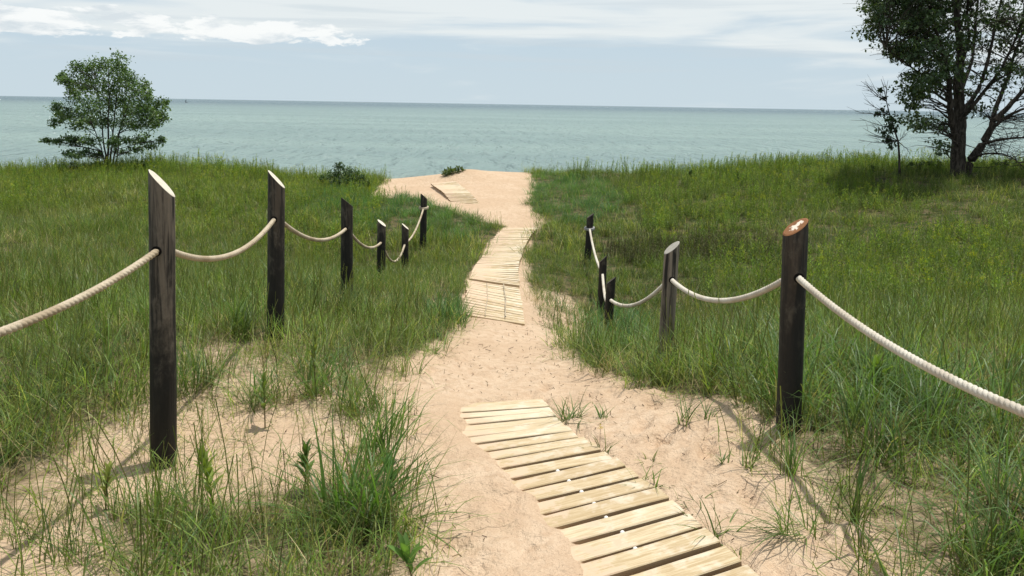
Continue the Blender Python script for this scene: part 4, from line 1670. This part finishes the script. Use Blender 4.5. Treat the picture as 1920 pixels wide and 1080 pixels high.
def nearest_on(paths, p, below=.25):
    best, bi = 1e9, None
    for pts in paths:
        for i, q in enumerate(pts):
            d = (q - p).length + (3.0 * max(0, q.z - (p.z - below)))
            if i < 2: d += .6
            if d < best:
                best, bi = d, q
    return bi


# --- the round-headed young tree at the left
def young_tree():
    r = random.Random(42)
    Z = 22.0
    bx, by = depth_point(205, 322, Z).to_2d()
    base = Vector((bx, by, float(ground_z(np.array(bx), np.array(by))) - .03))
    root = empty('young_tree', base)
    tag(root, 'round leafy many stemmed young tree standing alone on the left dune crest against the lake', 'tree')

    def W(px, py, dz_=0.0):
        return depth_point(px, py, Z + dz_)
    stems = []
    for (px, py, dzz, x0, rad) in ((178, 150, .1, -.10, .028), (205, 118, -.2, -.02, .034), (222, 130, .3, .04, .030), (250, 170, -.3, .09, .026), (150, 190, .5, -.14, .020), (240, 150, .6, .12, .02)):
        a = base + Vector((x0, r.uniform(-.08, .08), 0))
        b = W(px, py, dzz)
        mid = a.lerp(b, .45) + Vector(((a.x - b.x) * .28, 0, .0))
        pts = []
        for i in range(11):
            t = i / 10
            p = a * (1 - t) ** 2 + mid * 2 * t * (1 - t) + b * t * t
            pts.append(p + Vector((r.uniform(-.02, .02), r.uniform(-.02, .02), 0)))
        stems.append(pts)
        bag = Bag(); bag.add(*tube_path(pts, rad, .006, 8))
        bag.obj('stem', (m_bark,), root, base)
    clumps = [(195, 125, 26, 22), (222, 120, 20, 20), (165, 130, 22, 20), (140, 125, 14, 12), (130, 145, 20, 14), (115, 142, 10, 9), (150, 155, 24, 20), (180, 160, 28, 26), (212, 155, 26, 26),
              (232, 140, 14, 24), (248, 150, 10, 18), (255, 170, 22, 20), (270, 160, 10, 14), (235, 185, 26, 24), (278, 178, 9, 14), (285, 195, 16, 16), (308, 192, 7, 10), (300, 205, 16, 14), (305, 222, 12, 10),
              (280, 215, 22, 16), (262, 205, 22, 20), (200, 195, 30, 26), (165, 195, 26, 24), (135, 175, 14, 20), (105, 200, 12, 10), (112, 215, 18, 12), (104, 230, 12, 8), (130, 210, 22, 16),
              (145, 232, 20, 14), (170, 225, 24, 18), (200, 228, 22, 16), (235, 228, 26, 18), (262, 235, 22, 14), (290, 232, 14, 8), (90, 262, 14, 5), (108, 266, 16, 8), (130, 260, 16, 9), (150, 265, 20, 10),
              (172, 262, 18, 10), (128, 285, 12, 6), (140, 292, 16, 6), (160, 285, 16, 8), (182, 290, 14, 8), (240, 262, 22, 10), (270, 258, 16, 10), (305, 262, 9, 7), (285, 272, 14, 7), (255, 278, 20, 7),
              (215, 265, 16, 12), (228, 285, 14, 6), (180, 310, 14, 6), (205, 316, 22, 4), (125, 152, 10, 8), (240, 205, 20, 18)]
    tw = Bag()
    Vs, Cs = [], []
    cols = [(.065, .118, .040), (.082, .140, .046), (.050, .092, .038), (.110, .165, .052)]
    for i, (px, py, rx, ry) in enumerate(clumps):
        edge_f = min(1.0, math.hypot((px - 200) / 110, (py - 200) / 100))
        dzz = r.uniform(-1, 1) * 1.25 * math.sqrt(max(0.05, 1 - edge_f ** 2))
        c = W(px, py, dzz)
        s = Z / FPX
        rad = (rx * s * .95, max(rx, ry) * s * .9, ry * s * .95)
        q = nearest_on(stems, c)
        pts = wander(q, c, 5, .07, r, .04)
        tw.add(*tube_path(pts, .011, .004, 5))
        for k in range(9):
            e = c + Vector((r.gauss(0, rad[0] * .6), r.gauss(0, rad[1] * .6), r.gauss(0, rad[2] * .6)))
            tw.add(*tube_path(wander(pts[r.randrange(2, 6)], e, 3, .03, r), .004, .0018, 4))
        n = int(235 * (rx * ry / 200) ** .8) + 80
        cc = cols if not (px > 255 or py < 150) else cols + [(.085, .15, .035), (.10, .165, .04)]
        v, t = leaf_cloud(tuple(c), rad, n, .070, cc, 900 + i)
        Vs.append(v); Cs.append(t)
    tag(tw.obj('twigs', (m_bark,), root, base), kind='stuff')
    crown_mesh('crown', Vs, Cs, base, m_leafS, root)


young_tree()


# --- the big spreading tree at the right
def big_tree():
    r = random.Random(77)
    Z = 19.0
    bx, by = depth_point(1803, 330, Z).to_2d()
    base = Vector((bx, by, float(ground_z(np.array(bx), np.array(by))) - .05))
    root = empty('spreading_tree', base)
    tag(root, 'large dark tree with forked trunk and spreading crown on the right dune crest', 'tree')

    def W(px, py, dzz=0.0):
        return depth_point(px, py, Z + dzz)

    def spline(P, n=6):
        out = []
        P = [P[0]] + P + [P[-1]]
        for i in range(1, len(P) - 2):
            for k in range(n):
                t = k / n
                a, b, c, d = P[i - 1], P[i], P[i + 1], P[i + 2]
                out.append(.5 * ((2 * b) + (c - a) * t + (2 * a - 5 * b + 4 * c - d) * t * t + (3 * b - a - 3 * c + d) * t ** 3))
        out.append(P[-2])
        return out
    B = base
    limbs = [
        ('trunk', [B + Vector((-.06, 0, 0)), W(1797, 290), W(1800, 225, .1), W(1797, 160, .1), W(1800, 90, .2), W(1790, 0, .2), W(1782, -110, .3), W(1775, -230, .2)], .185, .015),
        ('trunk', [B + Vector((.10, -.05, 0)), W(1818, 306, -.05), W(1846, 264, -.1), W(1868, 225, -.2), W(1905, 185, -.3), W(1960, 125, -.5), W(2010, 30, -.6)], .120, .015),
        ('limb', [W(1795, 270), W(1782, 215, -.2), W(1778, 150, -.3), W(1765, 90, -.5), W(1745, 20, -.7), W(1725, -70, -.8)], .085, .014),
        ('limb', [W(1800, 215), W(1830, 175, .3), W(1845, 140, .4), W(1862, 70, .5), W(1880, -20, .6), W(1895, -120, .6)], .060, .012),
        ('limb', [W(1800, 225), W(1826, 195, -.2), W(1850, 165, -.3), W(1885, 115, -.4), W(1915, 40, -.5), W(1935, -60, -.5)], .055, .012),
        ('limb', [W(1848, 262, -.1), W(1866, 236, .2), W(1900, 212, .3), W(1950, 195, .5), (W(2020, 180, .6))], .055, .012),
        ('limb', [W(1857, 245, -.1), W(1868, 200, .2), W(1888, 150, .4), W(1905, 95, .6), W(1930, 20, .8), W(1945, -80, .8)], .060, .012),
        ('limb', [W(1799, 175), W(1820, 120, .4), W(1828, 60, .6), W(1835, -40, .8), W(1840, -150, .8)], .050, .012),
        ('limb', [W(1798, 130), W(1815, 80, -.4), W(1815, 10, -.7), W(1822, -90, -.8)], .045, .010),
        ('limb', [W(1798, 150, .1), W(1765, 95, .6), W(1725, 40, .9), W(1690, -20, 1.1), W(1660, -70, 1.2)], .050, .010),
        ('limb', [W(1780, 170, -.2), W(1745, 150, -.7), W(1700, 120, -1.1), W(1660, 90, -1.3)], .036, .008),
        ('limb', [W(1840, 272, -.1), W(1875, 262, -.5), W(1925, 258, -.9), W(1975, 262, -1.2)], .040, .008),
        ('limb', [W(1815, 300, -.05), W(1850, 288, -.5), W(1890, 292, -.9), W(1925, 318, -1.2)], .030, .006),
    ]
    paths = []
    for nm, P_, r0, r1 in limbs:
        pts = spline(P_)
        pts = [p + Vector((r.uniform(-.012, .012), r.uniform(-.012, .012), 0)) for p in pts]
        paths.append(pts)
        bag = Bag()
        V_, F_ = tube_path(pts, r0, r1, 12)
        if nm == 'trunk':       # root flare
            for i in range(12 * 3):
                k = i // 12
                c = pts[k]
                V_[i] = c + (V_[i] - c) * (1.35 - .16 * k)
        bag.add(V_, F_)
        bag.obj(nm, (m_bark,), root, base)
    tw = Bag()
    Vs, Cs = [], []
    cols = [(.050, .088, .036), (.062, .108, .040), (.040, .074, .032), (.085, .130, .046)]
    lit_c = cols + [(.085, .125, .035), (.11, .145, .04)]  # sunlight on the crown's left edge put into lighter leaf greens
    # crown outline: left edge by height, from the ground up
    def left_edge(py):
        return np.interp(py, [-260, -180, -60, 0, 30, 60, 90, 110, 150, 200, 240, 275, 285], [1760, 1690, 1640, 1612, 1610, 1618, 1650, 1672, 1680, 1690, 1700, 1735, 1790])
    cl = []
    rr = np.random.default_rng(5)
    tries = 0
    while len(cl) < 430 and tries < 6000:
        tries += 1
        py = rr.uniform(-260, 282)
        px = rr.uniform(1600, 2060)
        le = left_edge(py)
        re = np.interp(py, [-260, -100, 50, 200, 280], [1900, 2020, 2080, 2060, 1990])
        if px < le + 14 or px > re: continue
        # sparser on the right, where the branches show
        dens = 1.0 if px < 1790 else (.55 if px < 1850 else .45)
        if py > 150 and px > 1740: dens *= .30 if px < 1850 else .35
        if py > 235 and px > 1765: dens *= .2
        if rr.random() > dens: continue
        cl.append((px, py))
    for i, (px, py) in enumerate(cl):
        halfw = 230
        f = min(1, abs(px - 1830) / halfw)
        dzz = rr.uniform(-1, 1) * 2.1 * math.sqrt(max(.08, 1 - f * f))
        c = W(px, py, dzz)
        s = Z / FPX
        q = nearest_on(paths, c, .35)
        L = (q - c).length
        pts = wander(q, c, 6, .05 + .07 * L, r, .05 * L)
        tw.add(*tube_path(pts, .010 + .006 * L, .004, 5))
        right = px > 1800
        rad = np.array((26, 26, 14)) * s * rr.uniform(.7, 1.4)
        for k in range(9 if right else 6):
            e = c + Vector((r.gauss(0, rad[0] * .9), r.gauss(0, rad[1] * .8), r.gauss(0, rad[2] * 1.1)))
            tw.add(*tube_path(wander(pts[r.randrange(2, 7)], e, 3, .04, r), .0055, .002, 4))
        n = int((125 if not right else 70) * rr.uniform(.7, 1.2))
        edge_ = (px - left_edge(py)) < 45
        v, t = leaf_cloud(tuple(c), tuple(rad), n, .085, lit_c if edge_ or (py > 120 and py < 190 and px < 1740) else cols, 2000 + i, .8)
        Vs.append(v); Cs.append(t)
    # bare twiggy undergrowth of dead branches, low on the right
    for k in range(90):
        px, py = r.uniform(1835, 1990), r.uniform(195, 318)
        c = W(px, py, r.uniform(-1.3, .8))
        q = nearest_on(paths, c, .1)
        if (q - c).length > 1.6: continue
        pts = wander(q, c, 6, .10, r, -.05)
        tw.add(*tube_path(pts, .009, .003, 4))
        for j in range(5):
            p0 = pts[r.randrange(2, 7)]
            e = p0 + Vector((r.uniform(-.3, .4), r.uniform(-.25, .25), r.uniform(-.22, .2)))
            tw.add(*tube_path(wander(p0, e, 3, .03, r), .004, .0018, 4))
    for k in range(40):
        px, py = r.uniform(1700, 1790), r.uniform(190, 280)
        c = W(px, py, r.uniform(-1.3, .8))
        q = nearest_on(paths, c, .1)
        pts = wander(q, c, 6, .08, r, .05)
        tw.add(*tube_path(pts, .009, .003, 4))
    tag(tw.obj('twigs', (m_bark,), root, base), kind='stuff')
    crown_mesh('crown', Vs, Cs, base, m_leafB, root)


big_tree()


def sapling():
    r = random.Random(9)
    Z = 19.2
    bx, by = depth_point(1688, 322, Z).to_2d()
    base = Vector((bx, by, float(ground_z(np.array(bx), np.array(by))) - .03))
    root = empty('sapling', base)
    tag(root, 'thin half dead sapling with bare twigs just left of the large tree', 'tree')
    W = lambda px, py, d=0.0: depth_point(px, py, Z + d)
    main = [base, W(1686, 290), W(1684, 265), W(1676, 240), W(1668, 215), W(1662, 190), W(1656, 160), W(1652, 148)]
    bag = Bag(); bag.add(*tube_path(main, .030, .004, 8)); bag.obj('trunk', (m_bark,), root, base)
    ends = [(1614, 152), (1625, 165), (1636, 158), (1602, 208), (1612, 222), (1620, 185), (1618, 240), (1630, 252), (1610, 262), (1640, 266), (1700, 250), (1640, 205), (1665, 150), (1702, 280), (1636, 236)]
    paths = [main[2:]]
    tw = Bag()
    bp = []
    for (px, py) in ends:
        c = W(px, py, r.uniform(-.5, .5))
        q = nearest_on(paths, c, .22)
        pts = wander(q, c, 6, .04, r, -.02)
        bp.append(pts)
        tw.add(*tube_path(pts, .012, .003, 5))
        for j in range(7):
            p0 = pts[r.randrange(1, 6)]
            dr = (c - q).normalized()
            e = p0 + dr * r.uniform(.12, .3) + Vector((r.uniform(-.15, .15), r.uniform(-.15, .15), r.uniform(-.12, .18)))
            tw.add(*tube_path(wander(p0, e, 2, .02, r), .0045, .0018, 4))
    tag(tw.obj('twigs', (m_bark,), root, base), kind='stuff')
    Vs, Cs = [], []
    for i, (px, py, rad) in enumerate([(1660, 210, 12), (1672, 222, 12), (1665, 235, 12), (1655, 248, 10), (1678, 240, 9), (1668, 262, 9), (1675, 272, 8), (1648, 215, 7), (1658, 180, 4), (1650, 168, 4)]):
        s = Z / FPX
        v, t = leaf_cloud(tuple(W(px, py, r.uniform(-.3, .3))), (rad * s, rad * s, rad * s * 1.1), 10 + rad * 5, .085, [(.032, .06, .024), (.045, .08, .028)], 3000 + i, 1.0)
        Vs.append(v); Cs.append(t)
    crown_mesh('crown', Vs, Cs, base, m_leafB, root)


sapling()


def shrub(px, py, Z, clumps, label, seed, name='shrub', lsize=.06, cols=((.05, .10, .028), (.065, .12, .03), (.04, .08, .025)), dens=1.0):
    r = random.Random(seed)
    bx, by = depth_point(px, py, Z).to_2d()
    base = Vector((bx, by, float(ground_z(np.array(bx), np.array(by))) - .03))
    root = empty(name, base)
    tag(root, label, 'shrub')
    tw = Bag(); Vs, Cs = [], []
    s = Z / FPX
    for i, (cx, cy, rx, ry) in enumerate(clumps):
        c = base + Vector((cx * s, r.uniform(-.6, .6) * rx * s, cy * s))
        pts = wander(base + Vector((r.uniform(-.06, .06), r.uniform(-.06, .06), 0)), c, 4, .04, r)
        tw.add(*tube_path(pts, .010, .004, 5))
        v, t = leaf_cloud(tuple(c), (rx * s, rx * s, ry * s), int(dens * (40 + rx * ry * .9)), lsize, cols, seed * 10 + i, .1)
        Vs.append(v); Cs.append(t)
    tag(tw.obj('branches', (m_bark,), root, base), kind='stuff')
    crown_mesh('leaves', Vs, Cs, base, m_leafS, root)


shrub(640, 348, 21.5, [(-30, 22, 14, 10), (-16, 30, 14, 11), (-2, 41, 12, 11), (13, 35, 12, 11), (27, 32, 11, 8), (4, 22, 26, 13), (-38, 16, 12, 9), (22, 18, 20, 11), (-4, 49, 5, 6), (38, 26, 7, 5)],
      'low dark green bush on the crest between the left dune and the sand', 31)
shrub(690, 352, 21.0, [(-3, 10, 7, 7), (3, 22, 4, 6), (0, 14, 7, 5)], 'small bright bush just right of the low dark bush on the crest', 32, cols=((.11, .16, .03), (.09, .14, .03)))
shrub(275, 318, 21.6, [(-14, 8, 12, 7), (0, 14, 12, 8), (12, 10, 12, 7)], 'small green bush at the right foot of the young tree', 33, cols=((.07, .12, .03), (.055, .10, .028)))
shrub(137, 332, 20.8, [(0, 10, 5, 5), (-5, 18, 4, 4), (4, 20, 4, 4), (0, 26, 3, 4)], 'single leafy weed stalk on the skyline left of the young tree', 34, cols=((.07, .10, .03),))
shrub(1293, 324, 21, [(0, 6, 3, 4), (-1, 14, 3, 3), (2, 20, 3, 2)], 'small dark weed stalk on the skyline right of the sand', 35, cols=((.035, .065, .025),))
shrub(1380, 330, 20.2, [(0, 6, 4, 5), (-1, 14, 3, 4), (1, 20, 3, 3)], 'dark leafy weed stalk on the right crest below the skyline', 36, cols=((.045, .08, .025),))
shrub(1634, 326, 20.4, [(0, 8, 5, 5), (1, 16, 4, 4)], 'leafy weed on the skyline just left of the sapling', 37, cols=((.06, .09, .03),))
shrub(850, 338, 22.4, [(-16, 4, 12, 5), (-4, 8, 12, 5), (8, 9, 10, 4)], 'tuft of grassy growth capping the eroded sand knoll at the lake edge', 38, cols=((.085, .12, .03), (.06, .09, .028)), lsize=.09)
rw = np.random.default_rng(8)
for i, px in enumerate((1705, 1722, 1742, 1760, 1864, 1884)):
    shrub(px, 326, 20.3, [(0, 6, 6, 6), (rw.uniform(-3, 3), 14, 5, 6), (rw.uniform(-3, 3), 22, 4, 4)],
          ['leafy weed on the crest right of the sapling foot', 'leafy weed second from the sapling foot', 'taller leafy weed midway between sapling and big trunk',
           'leafy weed close to the left of the big trunk', 'leafy weed on the crest right of the forked trunk', 'leafy weed farther right of the forked trunk, under bare twigs'][i], 50 + i,
          cols=((.075, .11, .03), (.055, .09, .028)))

# ------------------------------------------------------------------ tiny sailing boat on the horizon
mb, g, o = new_mat('boat_grey')
principled(g, o, (0.16, 0.18, 0.20), .6, .3)
p = depth_point(349, 181, 1.0) - Vector((0, 0, EYE))
dist = 1700.0
bp = Vector((p.x / p.y * dist, dist, LAKE_Z))
boat = empty('sailing_boat', bp)
tag(boat, 'tiny grey sailing boat on the horizon right of the young tree', 'boat')
hv = [(-3.5, 0, 1.0), (3.8, 0, 1.3), (2.6, -1.0, 1.1), (-3.3, -1.0, 1.0), (-3.3, 1.0, 1.0), (2.6, 1.0, 1.1), (-2.8, 0, -.4), (2.2, 0, -.4)]
hf = [(3, 2, 7, 6), (2, 1, 7), (1, 5, 7), (5, 4, 6, 7), (4, 3, 6), (3, 4, 5, 1, 2)]
link('hull', poly_mesh('hull', hv, hf, (mb,)), boat)
sv = [(0, -.04, 1.8), (0, -.04, 7.5), (-2.8, -.04, 1.9), (0, .04, 1.8), (0, .04, 7.5), (-2.8, .04, 1.9)]
link('sail', poly_mesh('sail', sv, [(0, 1, 2), (5, 4, 3), (0, 3, 4, 1), (1, 4, 5, 2), (2, 5, 3, 0)], (mb,)), boat)
link('mast', poly_mesh('mast', [(.1, -.06, .9), (.22, -.06, .9), (.16, .06, .9), (.1, -.06, 8), (.22, -.06, 8), (.16, .06, 8)], [(0, 1, 4, 3), (1, 2, 5, 4), (2, 0, 3, 5), (3, 4, 5)], (mb,)), boat)
